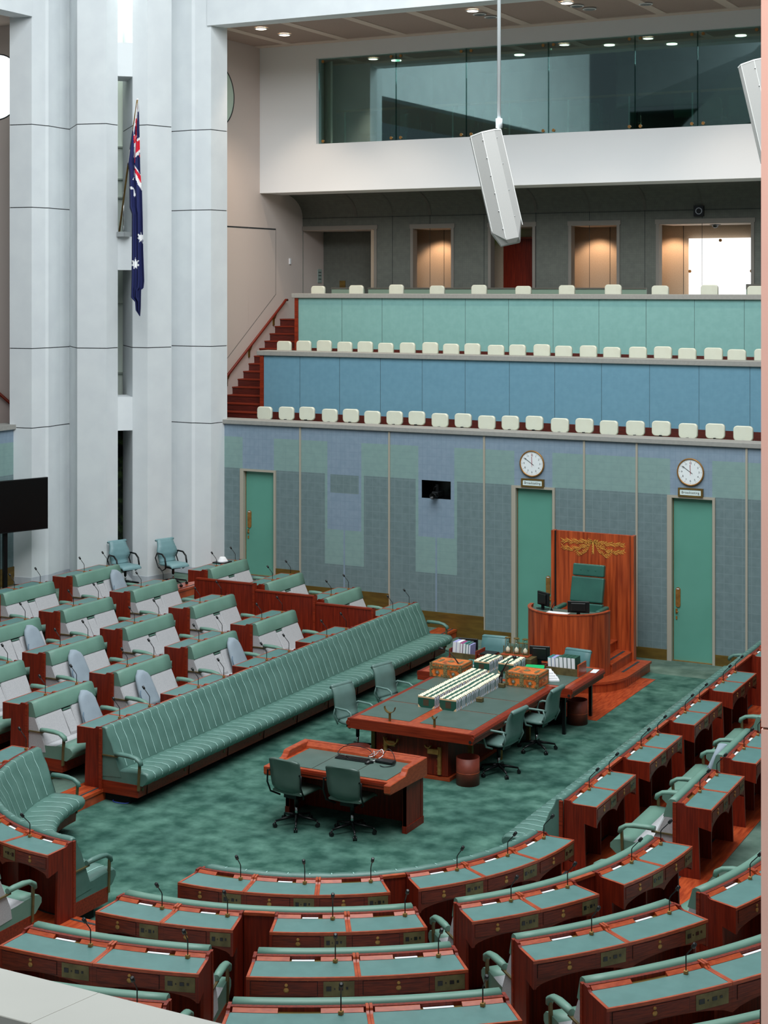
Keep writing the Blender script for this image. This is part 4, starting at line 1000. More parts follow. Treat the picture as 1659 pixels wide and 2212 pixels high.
for j in range(4):
    a, b = YU[j][1] + .002, YU[j + 1][0] - .002
    infill(fr_left(1), a, b, 1, 'timber panel filling the %s gap between left front desks' % gapn[j]); infill(fr_right(1), a, b, 1, 'timber panel filling the %s gap between right front desks' % gapn[j])
# curved blocks
A = {1: [(-.02, 40.7, 3), (46.0, 88.3, 3)], 2: [(0.0, 18.1, 2), (22.4, 41.0, 2), (46.5, 65.1, 2), (69.6, 87.8, 2)], 3: [(0.0, 18.7, 2), (22.6, 40.9, 2), (46.6, 65.3, 2), (69.2, 87.5, 2)],
     4: [(0.0, 18.9, 2), (22.8, 41.1, 2), (46.6, 65.3, 2), (69.2, 87.5, 2)], 5: [(0, 19, 3), (22.8, 41.1, 3), (46.6, 65.3, 3)]}
cu = ['left end', 'second from left', 'third from left', 'right end']
cm = ['nearest the camera on the far left', 'second on the far left', 'third on the far left', 'last on the far left']
for k, lst in A.items():
    for i, (a, b, n) in enumerate(lst):
        nm = (['left', 'right'] if k == 1 else cu)[i]
        unit('A', k, a, b, n, nm, bench=(k > 1 and k != 2))
        if k <= 3: unit('M', k, a + (1.0 if k == 1 and i == 0 else 0), b, n, (['near left-edge', 'far left-edge'] if k == 1 else ['near left-edge', 'second left-edge', 'third left-edge', 'far left-edge'])[i], bench=(k > 1))
def arcst(k): return math.degrees(1 / (RK(k) + .2))
make_bench(fr_arc(2), 0, 41, 2, 4, 'grey and green curved bench before the two left desks of the second curved row', 'upholstered benches behind the front row', arcst(2))
make_bench(fr_arc(2), 46.5, 87.8, 2, 4, 'grey and green curved bench before the two right desks of the second curved row', 'upholstered benches behind the front row', arcst(2))
make_bench(fr_arc(1), .5, 88.3, 1, 1, 'ribbed green leather bench curving behind the front curved desks', 'ribbed front benches', arcst(1), True, (0, 0))
make_bench(fr_arcm(1), 1.0, 88.3, 1, 1, 'ribbed green leather bench curving at the left edge facing the carpet', 'ribbed front benches', arcst(1), True)
infill(fr_arc(1), 40.8, 45.9, 1, 'timber panel between the two front curved desks', arcst(1)); infill(fr_arcm(1), 40.8, 45.9, 1, 'timber panel between the two left-edge front curved desks', arcst(1))
infill(fr_arc(2), 18.2, 22.3, 2, 'timber panel between the two left desks of the second curved row', arcst(2)); infill(fr_arc(2), 65.2, 69.5, 2, 'timber panel between the two right desks of the second curved row', arcst(2))
# timber screens before the advisers benches at the far left
for x0, x1, zt_, lab in ((-17.50, -16.16, 1.37, 'tall timber screen at the far left, leftmost of three stepped panels'), (-16.16, -14.84, 1.255, 'timber screen, middle of three stepped panels at the far left'), (-14.84, -13.62, 1.13, 'timber screen, rightmost of three stepped panels behind the long bench'), (-6.3, -5.0, 1.2, 'timber screen at the far end of the right-hand block')):
    mb = MB(); mb.box(x0, x1 - .01, 25.88, 25.93, .3, zt_ - .03); mb.box(x0, x1 - .01, 25.87, 25.94, zt_ - .03, zt_, 1); mb.box(x1 - .05, x1 - .005, 25.86, 25.95, .3, zt_, 1)
    tag(mb.build('timber_screen', [WOODV, WOODX]), lab, 'screen', 'stepped timber screens')

# portable blue-grey back supports
def cushion(fr, t, k, label, lean=.0, flip=False):
    F = level(k - 1); L = level(k); c = fr(t, -.3); th = thing('back_support_cushion', (c[0], c[1], F + .48), label, 'cushion', 'blue-grey back supports')
    R = []; n = 9
    for i in range(n + 1):
        f = i / n; z = F + .475 + .50 * f; s0 = -.35 + .21 * f - .01
        hw = (.235 - .075 * f) * (math.sqrt(max(0.02, 1 - ((f - .72) / .29) ** 2)) if f > .72 else 1)
        ring = []
        for g in range(14):
            an = 2 * PI * g / 14; ca, sa = math.cos(an), math.sin(an)
            ring.append((*fr(t + hw * abs(ca) ** .7 * (1 if ca > 0 else -1) + lean * f, s0 - .05 + .055 * sa), z))
        R.append(ring)
    mb = MB(); mb.rings(R, 0, True); mb.build('cushion_pad', CUSH, th)
    mb = MB(); q = [(*fr(t - .19, -.38), F + .56), (*fr(t - .235, -.40), F + .60), (*fr(t - .235, -.37), F + .68), (*fr(t - .185, -.34), F + .72)]
    mb.tube(q, .008, 6); mb.build('strap', CUSHS, th)
cushion(fr_left(5), 24.62, 5, 'blue-grey back support on the grey bench nearest the white columns')
cushion(fr_left(4), 20.62, 4, 'blue-grey back support on a grey bench at the left edge')
cushion(fr_left(3), 20.12, 3, 'blue-grey back support at the nearer seat of a third-row left bench')
cushion(fr_left(2), 18.72, 2, 'blue-grey back support at the farther seat of the nearest second-row left bench')
cushion(fr_left(2), 20.1, 2, 'blue-grey back support at the nearer seat, second bench of the second left row')
cushion(fr_left(2), 22.65, 2, 'blue-grey back support at the farther seat, third bench of the second left row')
cushion(fr_right(2), 20.3, 2, 'blue-grey back support on the second-row bench of the right block')

# ------------------------------------------------------------------ central table
def local(cx, cy, rot, z0=0):
    c_, s_ = math.cos(rot), math.sin(rot)
    return lambda x, y, z: (cx + x * c_ - y * s_, cy + x * s_ + y * c_, z + z0)
def nosing(mb, x, y0, y1, sg, z=.76):   # long moulded edge: flat fascia with a round nose
    pr_ = [(0, z), (.05, z), (.085, z - .012), (.10, z - .045), (.095, z - .075), (.07, z - .10), (.07, z - .15), (.0, z - .15)]
    mb.rings([[(x + sg * a, y, b) for a, b in pr_] for y in (y0, y1)], 0, False)
t = thing('central_table', (-10.18, 21.9, 0), 'long red timber table with green leather top and central book rows', 'table')
X0, X1, Y0, Y1 = -11.19, -9.17, 20.42, 23.42
mb = MB(); mb.box(X0 + .1, X1 - .1, Y0, Y1, .70, .76, 0); mb.build('tabletop', WOODT, t)
mb = MB(); nosing(mb, X0 + .1, Y0 + .002, Y1, -1); nosing(mb, X1 - .1, Y0 + .002, Y1, 1); mb.build('side_moulding', WOODX, t)
mb = MB(); mb.box(X0 + .02, X1 - .02, Y0 - .02, Y0, .615, .757); mb.box(X0 + .05, X1 - .05, Y0, Y0 + .05, .62, .70)
for x in (X0 + .0, X1 - .0):
    mb.rings([[(x + (.03 if x < -10 else -.03) + .032 * math.cos(a), y, .69 + .036 * math.sin(a)) for a in [2 * PI * j / 12 for j in range(12)]] for y in (Y0 - .025, Y0 + .01)], 0)
mb.build('end_apron', WOODX, t)
mb = MB(); mb.rings([[(X1 - .055 + .022 * math.cos(a), y, .655 + .022 * math.sin(a)) for a in [2 * PI * j / 12 for j in range(12)]] for y in (Y0 - .027, Y0 - .02)], 0); mb.build('end_plug', DARK, t)
ys = [20.60, 21.52, 22.34, 23.12, 23.40]
for xa, xb in ((X0 + .11, -10.27), (-10.11, X1 - .11)):
    for i in range(4):
        mb = MB(); mb.box(xa, xb, ys[i] + .012, ys[i + 1] - .012, .755, .7645); mb.build('leather_inlay', TABLE_LEATHER, t)
mb = MB(); mb.box(-10.80, -9.66, 20.60, 23.3, .06, .70); mb.box(-10.82, -9.62, 20.57, 23.3, 0.002, .05, 1); mb.build('pedestal', [WOODV, WOODT], t)
for x, y in ((-9.42, 20.85), (-9.42, 21.9), (-9.42, 23.0), (-11.0, 20.9), (-11.0, 22.9)):
    mb = MB(); mb.box(x - .03, x + .03, y - .03, y + .03, 0, .70); mb.build('leg', BRONZE, t)
for x, wd in ((-10.54, .085), (-9.83, .035)):
    mb = MB(); mb.box(x - .012, x + .012, 20.50, 20.53, .764, .88)
    n = 10; R = []
    for i in range(n + 1):
        a = PI + PI * i / n; r_ = wd; R.append([(x + r_ * math.cos(a) * 1.0, 20.515 + dy, .88 + r_ + (r_ + dr) * math.sin(a)) for dy, dr in ((-.025, -.004), (.025, -.004), (.025, .008), (-.025, .008))])
    mb.rings(R, 0, False); mb.build('mace_rest', BRONZE, t)
for x, sg, wd, zt_ in ((-10.62, 1, .11, .50), (-9.88, -1, .04, .47)):
    mb = MB(); xb = -10.64 if sg > 0 else -9.78
    mb.box(xb - .025, xb + .025, 20.56, 20.60, .08 if sg < 0 else .12, zt_); mb.box(min(xb, xb + sg * .17), max(xb, xb + sg * .17), 20.53, 20.59, zt_ - .10, zt_ - .03)
    R = []; n = 10; xc = xb + sg * (.11 if sg > 0 else .16)
    for i in range(n + 1):
        a = PI + PI * i / n; R.append([(xc + (wd + dr) * math.cos(a), 20.535 + dy, zt_ + .02 + (wd + dr) * math.sin(a) * .9) for dy, dr in ((-.025, -.005), (.025, -.005), (.025, .008), (-.025, .008))])
    mb.rings(R, 0, False)
    for z in (.12, .2, .3, .38): mb.box(xb - .032, xb - .026, 20.55, 20.56, z, z + .012)
    mb.build('hook_bracket', BRASS, t)
t = thing('cross_table', (-10.2, 24.15, 0), 'timber table with leather top set crosswise behind the central table', 'table')
A0, A1, B0, B1 = -11.55, -8.86, 23.44, 24.93
mb = MB(); mb.box(A0 + .1, A1 - .1, B0, B1, .70, .76); mb.build('tabletop', WOODT, t)
mb = MB(); nosing(mb, A0 + .1, B0, B1, -1); nosing(mb, A1 - .1, B0, B1, 1); mb.build('side_moulding', WOODX, t)
mb = MB(); mb.box(A0 + .02, A1 - .02, B0 - .02, B0, .615, .757); mb.build('end_apron', WOODX, t); mb = MB(); mb.box(A0 + .05, A1 - .05, B1 - .04, B1, .62, .70); mb.build('end_apron', WOODX, t)
mb = MB(); mb.rings([[(A1 - .055 + .022 * math.cos(a), y, .655 + .022 * math.sin(a)) for a in [2 * PI * j / 12 for j in range(12)]] for y in (B0 - .027, B0 - .02)], 0); mb.build('end_plug', DARK, t)
mb = MB(); mb.box(A0 + .17, A1 - .17, B0 + .1, B1 - .1, .755, .7645); mb.build('leather_inlay', TABLE_LEATHER, t)
mb = MB(); mb.box(-10.8, -9.7, 23.6, 24.6, .002, .70); mb.build('pedestal', WOODV, t)
for x in (A0 + .25, A1 - .2):
    for y in (B0 + .15, B1 - .15):
        mb = MB(); mb.box(x - .025, x + .025, y - .025, y + .025, 0.0, .7); mb.build('leg', BLACKM, t)

# law report volumes standing in double rows
def volume():
    t = thing('bound_volume', (0, 0, 0), 'x', 'book')
    W_, H_, T_ = .27, .165, .056
    mb = MB(); mb.rings([[(x, y, z) for x, z in ((-W_ / 2, .0), (W_ / 2, 0), (W_ / 2, H_ - .012), (W_ / 2 - .012, H_), (-W_ / 2 + .012, H_), (-W_ / 2, H_ - .012))] for y in (.006, T_ - .006)], 0, False)
    mb.build('page_block', BPAGE, t)
    mb = MB()
    for y in (0.0, T_ - .006): mb.box(-W_ / 2, W_ / 2, y, y + .006, 0, H_)
    for y in (-.0008, T_ + .0008):
        for sg in (-1, 1): mb.add([(sg * W_ / 2, y, 0), (sg * (W_ / 2 - .045), y, 0), (sg * W_ / 2, y, .045)], [(0, 1, 2)], 1)
        mb.add([(-W_ / 2, y, H_ - .022), (W_ / 2, y, H_ - .022), (W_ / 2, y, H_), (-W_ / 2, y, H_)], [(0, 1, 2, 3)], 1)
        yy = y - .0004 if y < 0 else y + .0004; mb.add([(-.05, yy, .03), (.04, yy, .03), (.04, yy, H_ - .04), (-.05, yy, H_ - .04)], [(0, 1, 2, 3)], 2)
    mb.build('cover', [BGREEN, BTAN, BLABEL], t)
    mb = MB(); prof = [(T_ * .0, H_ - .008), (T_ * .15, H_ + .006), (T_ * .5, H_ + .011), (T_ * .85, H_ + .006), (T_, H_ - .008)]
    for xa, xb, mi in ((-W_ / 2, -.055, 0), (-.055, -.012, 1), (-.012, .03, 0), (.03, .085, 1), (.085, W_ / 2, 0)):
        vs = [(x, y, z) for x in (xa, xb) for y, z in prof]; mb.add(vs, [(i, i + 1, i + 6, i + 5) for i in range(4)], mi, True)
    for x in (-W_ / 2 + .012, W_ / 2 - .012): mb.box(x - .004, x + .004, T_ * .35, T_ * .65, H_ + .008, H_ + .0125, 1)
    mb.build('spine', [BCREAM, MATS['book_dark_green']], t)
    for sg in (-1, 1):
        mb = MB(); x = sg * W_ / 2; mb.box(min(x, x + sg * .0015), max(x, x + sg * .0015), T_ * .3, T_ * .55, .03, .12); mb.build('page_tab', BGREEN, t)
    return t
def nth(n): return str(n) + ('th' if 10 <= n % 100 <= 20 else {1: 'st', 2: 'nd', 3: 'rd'}.get(n % 10, 'th'))
bv = volume(); first = True
for rn, xc, y0, n, flip in (('left', -10.385, 21.39, 33, 1), ('right', -10.035, 21.40, 30, -1), ('back left', -10.56, 23.80, 9, 1), ('back right', -10.16, 23.86, 9, -1)):
    for i in range(n):
        o = bv if first else copy_tree(bv); first = False
        o.location = (xc + .004 * math.sin(i * 2.3) + (.0 if i < n * .55 else .012 * flip), y0 + i * .0585, .7645); o.rotation_euler = (math.radians(-1.2 + .8 * math.sin(i * 1.3)), 0, 0 if flip > 0 else 0)
        if flip < 0: o.rotation_euler = (math.radians(1.2 * math.sin(i)), 0, PI); o.location.y += .056
        if i == 0: o['label'] = 'nearest cream and green volume of the %s book row on the table' % rn
        else: o['label'] = 'cream and green bound volume, %s from near end of %s table row' % (nth(i + 1), rn)
        o['group'] = 'bound volumes of the %s row' % rn
        if i == 0: o['group'] = 'near end volumes of the book rows'
# bronze end blocks and microphones on the table
for i, (x, y, lab) in enumerate(((-9.82, 22.07, 'small bronze block beside the right row of volumes'), (-9.87, 23.02, 'small bronze block under the right black table microphone'))):
    mb = MB(); mb.box(x - .05, x + .05, y - .04, y + .04, .7645, .83); tag(mb.build('bronze_block', BRASSP, bevel=.008), lab, 'block')
for x, y, z0, hx, hz, lab in ((-10.70, 23.30, .7645, -.32, .42, 'tall black microphone rising beside the left ornate box'), (-9.87, 23.02, .83, .20, .42, 'tall black microphone standing left of the right ornate box')):
    t = thing('table_microphone', (x, y, z0), lab, 'microphone')
    mb = MB(); mb.tube([(x, y, z0), (x, y, z0 + .18)], .008, 8); mb.box(x - .014, x + .014, y - .014, y + .014, z0 + .1, z0 + .2); mb.build('stem', BLACKM, t)
    mb = MB(); mb.tube([(x - hx * .25, y, z0 + .07), (x, y, z0 + .17), (x + hx * .35, y, z0 + .30), (x + hx * .6, y, z0 + .38), (x + hx * .95, y, z0 + hz)], [.014, .014, .009, .006, .006], 8); mb.build('boom', BLACKM, t)
    mb = MB(); mb.tube([(x + hx * .92, y, z0 + hz - .01), (x + hx, y, z0 + hz), (x + hx * 1.16, y, z0 + hz + .008), (x + hx * 1.22, y, z0 + hz + .01)], [.014, .026, .026, .012], 10); mb.build('head', BLACK, t)
# two ornate boxes
for cx, cy, lab in ((-10.905, 23.38, 'ornate orange and gilt casket left of the book rows'), (-9.595, 23.38, 'ornate orange and gilt casket right of the book rows')):
    t = thing('ornate_box', (cx, cy, .7645), lab, 'box', 'ornate boxes'); hw, hd, hh = .27, .22, .215; z0 = .7645
    mb = MB(); mb.box(cx - hw, cx + hw, cy - hd, cy + hd, z0, z0 + .15); mb.build('box_body', BOXO, t)
    mb = MB(); mb.box(cx - hw - .004, cx + hw + .004, cy - hd - .004, cy + hd + .004, z0 + .152, z0 + hh); mb.build('lid', BOXO, t, bevel=.004)
    mb = MB(); e = .005
    for sx in (-1, 1):
        for sy in (-1, 1):
            x, y = cx + sx * (hw - .012), cy + sy * (hd - .012); mb.box(x - .018, x + .018, y - .018, y + .018, z0 - .0, z0 + hh + .003)
    for z in (z0, z0 + .135, z0 + .157, z0 + hh - .017): mb.box(cx - hw - e, cx + hw + e, cy - hd - e, cy + hd + e, z, z + .014)
    for sg in (-1, 1): mb.box(cx - hw, cx + hw, cy + sg * (hd - .008) - .01, cy + sg * (hd - .008) + .01, z0 + hh + .0005, z0 + hh + .003); mb.box(cx + sg * (hw - .008) - .01, cx + sg * (hw - .008) + .01, cy - hd + .02, cy + hd - .02, z0 + hh + .0005, z0 + hh + .003)
    mb.build('gilt_bands', BOXB, t)
    mb = MB(); yf = cy - hd - .004
    def blob(x, z, r, n=16, jag=.3):
        ring = [(x + r * (1 + jag * (-1) ** j) * math.cos(2 * PI * j / n), z + r * (1 + jag * (-1) ** j) * math.sin(2 * PI * j / n)) for j in range(n)]
        mb.rings([[(a, yf, b) for a, b in ring], [(a, yf - .004, b) for a, b in ring]], 0, False)
    mb.box(cx - .035, cx + .035, yf - .004, yf, z0 + .01, z0 + .20)
    for x in (-1, 1):
        blob(cx + x * .14, z0 + .075, .035, 16, .22)
        for a, b in ((.235, .03), (.235, .12), (.06, .02), (.14, .005)): blob(cx + x * a, z0 + b + .01, .02, 10, .35)
        for q in range(4): blob(cx + x * (.07 + q * .055), z0 + .182, .011, 8, .2)
    mb.build('gilt_mounts', BOXB, t)
    mb = MB()
    for x in (-1, 1): mb.disc_y((cx + x * .14, yf - .004, z0 + .075), .017, .008, 12)
    mb.build('silver_boss', SILVER, t)
    mb = MB()
    for x, r_ in ((-.17, .03), (0, .05), (.17, .03)):
        pr_ = [(cx + x + r_ * math.cos(2 * PI * j / 16) * (1 + .15 * (-1) ** j), cy + .10 * (1 if x else .7) * math.sin(2 * PI * j / 16) * (1 + .1 * (-1) ** j)) for j in range(16)]
        mb.prism(pr_, z0 + hh, z0 + hh + .004)
    mb.build('lid_mounts', BOXB, t)
    mb = MB(); xs_ = cx + hw + .005; mb.tube([(xs_, cy - .06, z0 + .10), (xs_ + .03, cy - .05, z0 + .08), (xs_ + .03, cy + .05, z0 + .08), (xs_, cy + .06, z0 + .10)], .006, 6); mb.build('handle', BRASS, t)

# items on the cross table
def std_book(x, y, z, w_, d_, h_, mt, label, group, pages=True, tilt=0.0):
    t = thing('book', (x, y, z), label, 'book', group)
    TT_ = lambda a, b, c: (x + a + c * math.tan(tilt), y + b, z + c)
    mb = MB(); mb.box(0, .004, 0, d_, 0, h_, 0, T=TT_); mb.box(w_ - .004, w_, 0, d_, 0, h_, 0, T=TT_); mb.box(0, w_, d_ - .004, d_, 0, h_, 0, T=TT_); mb.box(0.0, w_, .003, d_, h_, h_ + .003, 0, T=TT_); mb.build('cover', mt, t)
    mb = MB(); mb.box(.004, w_ - .004, -.0, d_ - .004, .004, h_ - .001, 0, T=TT_); mb.build('page_block', WHITE if pages else BPAGE, t)
    return t
t = thing('book_rack', (-11.2, 24.6, .7645), 'brass and timber book rack on the left of the cross table', 'rack', 'book racks')
mb = MB(); mb.box(-11.62 + .2, -10.95, 24.45, 24.47, .7645, .86); mb.box(-11.42, -10.95, 24.78, 24.80, .7645, .86); mb.box(-11.42, -10.95, 24.47, 24.78, .7645, .775); mb.build('tray', BRASSP, t)
for x in (-11.43, -10.95): mb = MB(); mb.box(x - .01, x + .01, 24.44, 24.81, .7645, .92); mb.build('end_board', WOODX, t)
xx = -11.41
for i, (m_, w_, h_) in enumerate(((LILAC, .065, .25), (WHITE, .06, .25), (MAGENTA, .045, .235), (TEALB, .05, .24), (GREEN, .045, .23), (LILAC, .03, .22))):
    std_book(xx, 24.5, .776, w_, .22, h_, m_, 'book in the left rack with %s cover' % ('lilac', 'white', 'magenta', 'teal', 'pale green', 'thin lilac')[i], 'books in the left rack', tilt=.06); xx += w_ + .006
t = thing('document_box', (-10.83, 24.6, .7645), 'open timber box with papers and a black folder on the cross table', 'box')
mb = MB(); mb.box(-10.93, -10.66, 24.45, 24.47, .7645, .87); mb.box(-10.93, -10.66, 24.75, 24.77, .7645, .87); mb.box(-10.94, -10.92, 24.45, 24.77, .7645, .87); mb.box(-10.67, -10.65, 24.45, 24.77, .7645, .87); mb.box(-10.93, -10.66, 24.46, 24.76, .7645, .775); mb.build('case', WOODD, t)
mb = MB(); mb.box(-10.91, -10.68, 24.48, 24.74, .776, .872); tag(mb.build('paper_stack', WHITE), 'white papers filling the open timber box', 'papers')
mb = MB(); mb.box(-10.90, -10.66, 24.47, 24.74, .873, .888, 0, T=None); tag(mb.build('folder', BLACK), 'black folder lying on the papers in the timber box', 'folder')
std = thing('book', (-10.93, 24.1, .7645), 'large teal book lying flat in front of the left rack', 'book')
mb = MB(); mb.box(-11.0, -10.72, 24.02, 24.3, .7645, .772); mb.box(-11.0, -10.72, 24.02, 24.3, .812, .82); mb.build('cover', TEALB, std)
mb = MB(); mb.box(-10.995, -10.725, 24.025, 24.295, .772, .812); mb.build('page_block', WHITE, std)
t = thing('brass_plinth', (-10.22, 24.6, .7645), 'brass box on the cross table carrying the sand timers', 'box')
mb = MB(); mb.box(-10.58, -9.95, 24.42, 24.78, .7645, .90); mb.build('box_body', BRASSP, t, bevel=.004)
t = thing('timer_tray', (-10.28, 24.6, .90), 'red timber tray under the three sand timers', 'tray')
mb = MB(); mb.box(-10.52, -10.04, 24.50, 24.70, .90, .918); mb.build('tray_board', WOODT, t, bevel=.003)
for i in range(3):
    x, y, z = -10.44 + .155 * i, 24.6, .918
    t = thing('sand_timer', (x, y, z), 'sand timer with pink sand and brass frame, %s of three' % ('left', 'middle', 'right')[i], 'sand timer', 'sand timers')
    mb = MB(); mb.lathe([(.012, .012), (.045, .03), (.045, .09), (.012, .125), (.006, .135), (.012, .145), (.042, .17), (.045, .22), (.012, .248)], (x, y, z), 16); mb.build('glass_bulbs', GLASSC, t)
    mb = MB(); mb.lathe([(.01, .014), (.040, .03), (.041, .07), (.02, .10), (.004, .115)], (x, y, z), 14); mb.build('sand', SAND, t)
    mb = MB(); mb.lathe([(.052, 0), (.052, .01)], (x, y, z), 18); mb.lathe([(.048, .25), (.048, .262)], (x, y, z), 18)
    for a in (0, 2.1, 4.2): mb.tube([(x + .048 * math.cos(a), y + .048 * math.sin(a), z), (x + .048 * math.cos(a), y + .048 * math.sin(a), z + .255)], .004, 6)
    for sx in (-1, 1): mb.box(x + sx * .066 - .006, x + sx * .066 + .006, y - .02, y - .008, z, z + .12)
    mb.build('brass_frame', BRONZE, t)
t = thing('book_rack', (-9.3, 24.4, .7645), 'brass and timber book rack on the right of the cross table', 'rack', 'book racks')
mb = MB(); mb.box(-9.60, -9.05, 24.18, 24.20, .7645, .88); mb.box(-9.60, -9.05, 24.20, 24.50, .7645, .775); mb.build('tray', BRASSP, t)
mb = MB(); mb.box(-9.06, -9.035, 24.17, 24.52, .7645, .955); mb.build('end_board', WOODT, t)
mb = MB(); mb.box(-9.62, -9.60, 24.17, 24.52, .7645, .90); mb.build('end_board', WOODD, t)
xx = -9.58
for i, (m_, w_, h_) in enumerate(((TEALB, .058, .235), (LILAC, .058, .235), (GREEN, .06, .24), (BGREEN, .066, .262), (BGREEN, .062, .262), (BGREEN, .062, .262), (BGREEN, .066, .262))):
    std_book(xx, 24.23, .776, w_, .24, h_, m_, 'book in the right rack with %s cover, %s from the left' % (('teal', 'lilac', 'pale green', 'dark green', 'dark green', 'dark green', 'dark green')[i], ordn(i)), 'books in the right rack', tilt=-.04); xx += w_ + .006
def flat(name, x0, x1, y0, y1, z0, z1, m_, lab, cat, rot=0.0, group=None):
    cx, cy = (x0 + x1) / 2, (y0 + y1) / 2; T = local(cx, cy, rot); mb = MB(); mb.box(x0 - cx, x1 - cx, y0 - cy, y1 - cy, z0, z1, 0, T=T)
    return tag(mb.build(name, m_, bevel=.002), lab, cat, group)
flat('book', -9.98, -9.66, 24.05, 24.33, .7645, .80, TEALB, 'teal book lying flat at the bottom under the green folder', 'book', .1)
flat('book', -9.96, -9.68, 24.07, 24.31, .801, .83, BGREEN, 'dark green book lying between the teal book and the green folder', 'book', -.08)
flat('folder', -9.95, -9.64, 24.08, 24.32, .831, .85, GREENP, 'bright green folder lying on top of flat books', 'folder', .25)
for i in range(4): flat('booklet', -9.62 + .05 * i, -9.40 + .05 * i, 23.80 - .035 * i, 24.05 - .035 * i, .7645 + .028 * (3 - i), .79 + .028 * (3 - i), WHITE, 'white booklet fanned out beside the right ornate box, %s from the top' % ordn(i), 'booklet', .5, 'fanned white booklets')
flat('paper_sheet', -10.66, -10.58, 24.5, 24.72, .7645, .767, WHITE, 'white sheet on the cross table left of the brass box', 'paper', .1)
flat('paper_sheet', -9.0, -8.94 + .04, 24.55, 24.8, .7645, .767, WHITE, 'white sheet right of the right book rack', 'paper', .1)

def monitor(x, y, z, rot, w_, h_, lab, tilt=0):
    t = thing('monitor', (x, y, z), lab, 'monitor', 'black monitors'); T = local(x, y, rot, z)
    mb = MB(); mb.box(-w_ / 2, w_ / 2, -.02, .02, .06, .06 + h_, 0, T=T); mb.box(-w_ / 3, w_ / 3, .02, .045, .09, .03 + h_, 0, T=T); mb.build('housing', BLACK, t, bevel=.006)
    mb = MB(); mb.box(-w_ / 2 + .015, w_ / 2 - .015, -.0225, -.02, .075, .045 + h_, 0, T=T); mb.build('screen', SCREEN, t)
    mb = MB(); mb.box(-.03, .03, .0, .03, .0, .12, 0, T=T); mb.box(-.1, .1, -.06, .09, .0, .012, 0, T=T); mb.build('stand', BLACKM, t)
monitor(-9.92, 24.72, .7645, PI + .18, .34, .24, 'black monitor seen from behind, left of the green books on the cross table')
monitor(-11.28, 24.87, .7645, PI + .1, .34, .20, 'small black monitor behind the lilac books at the left rack')

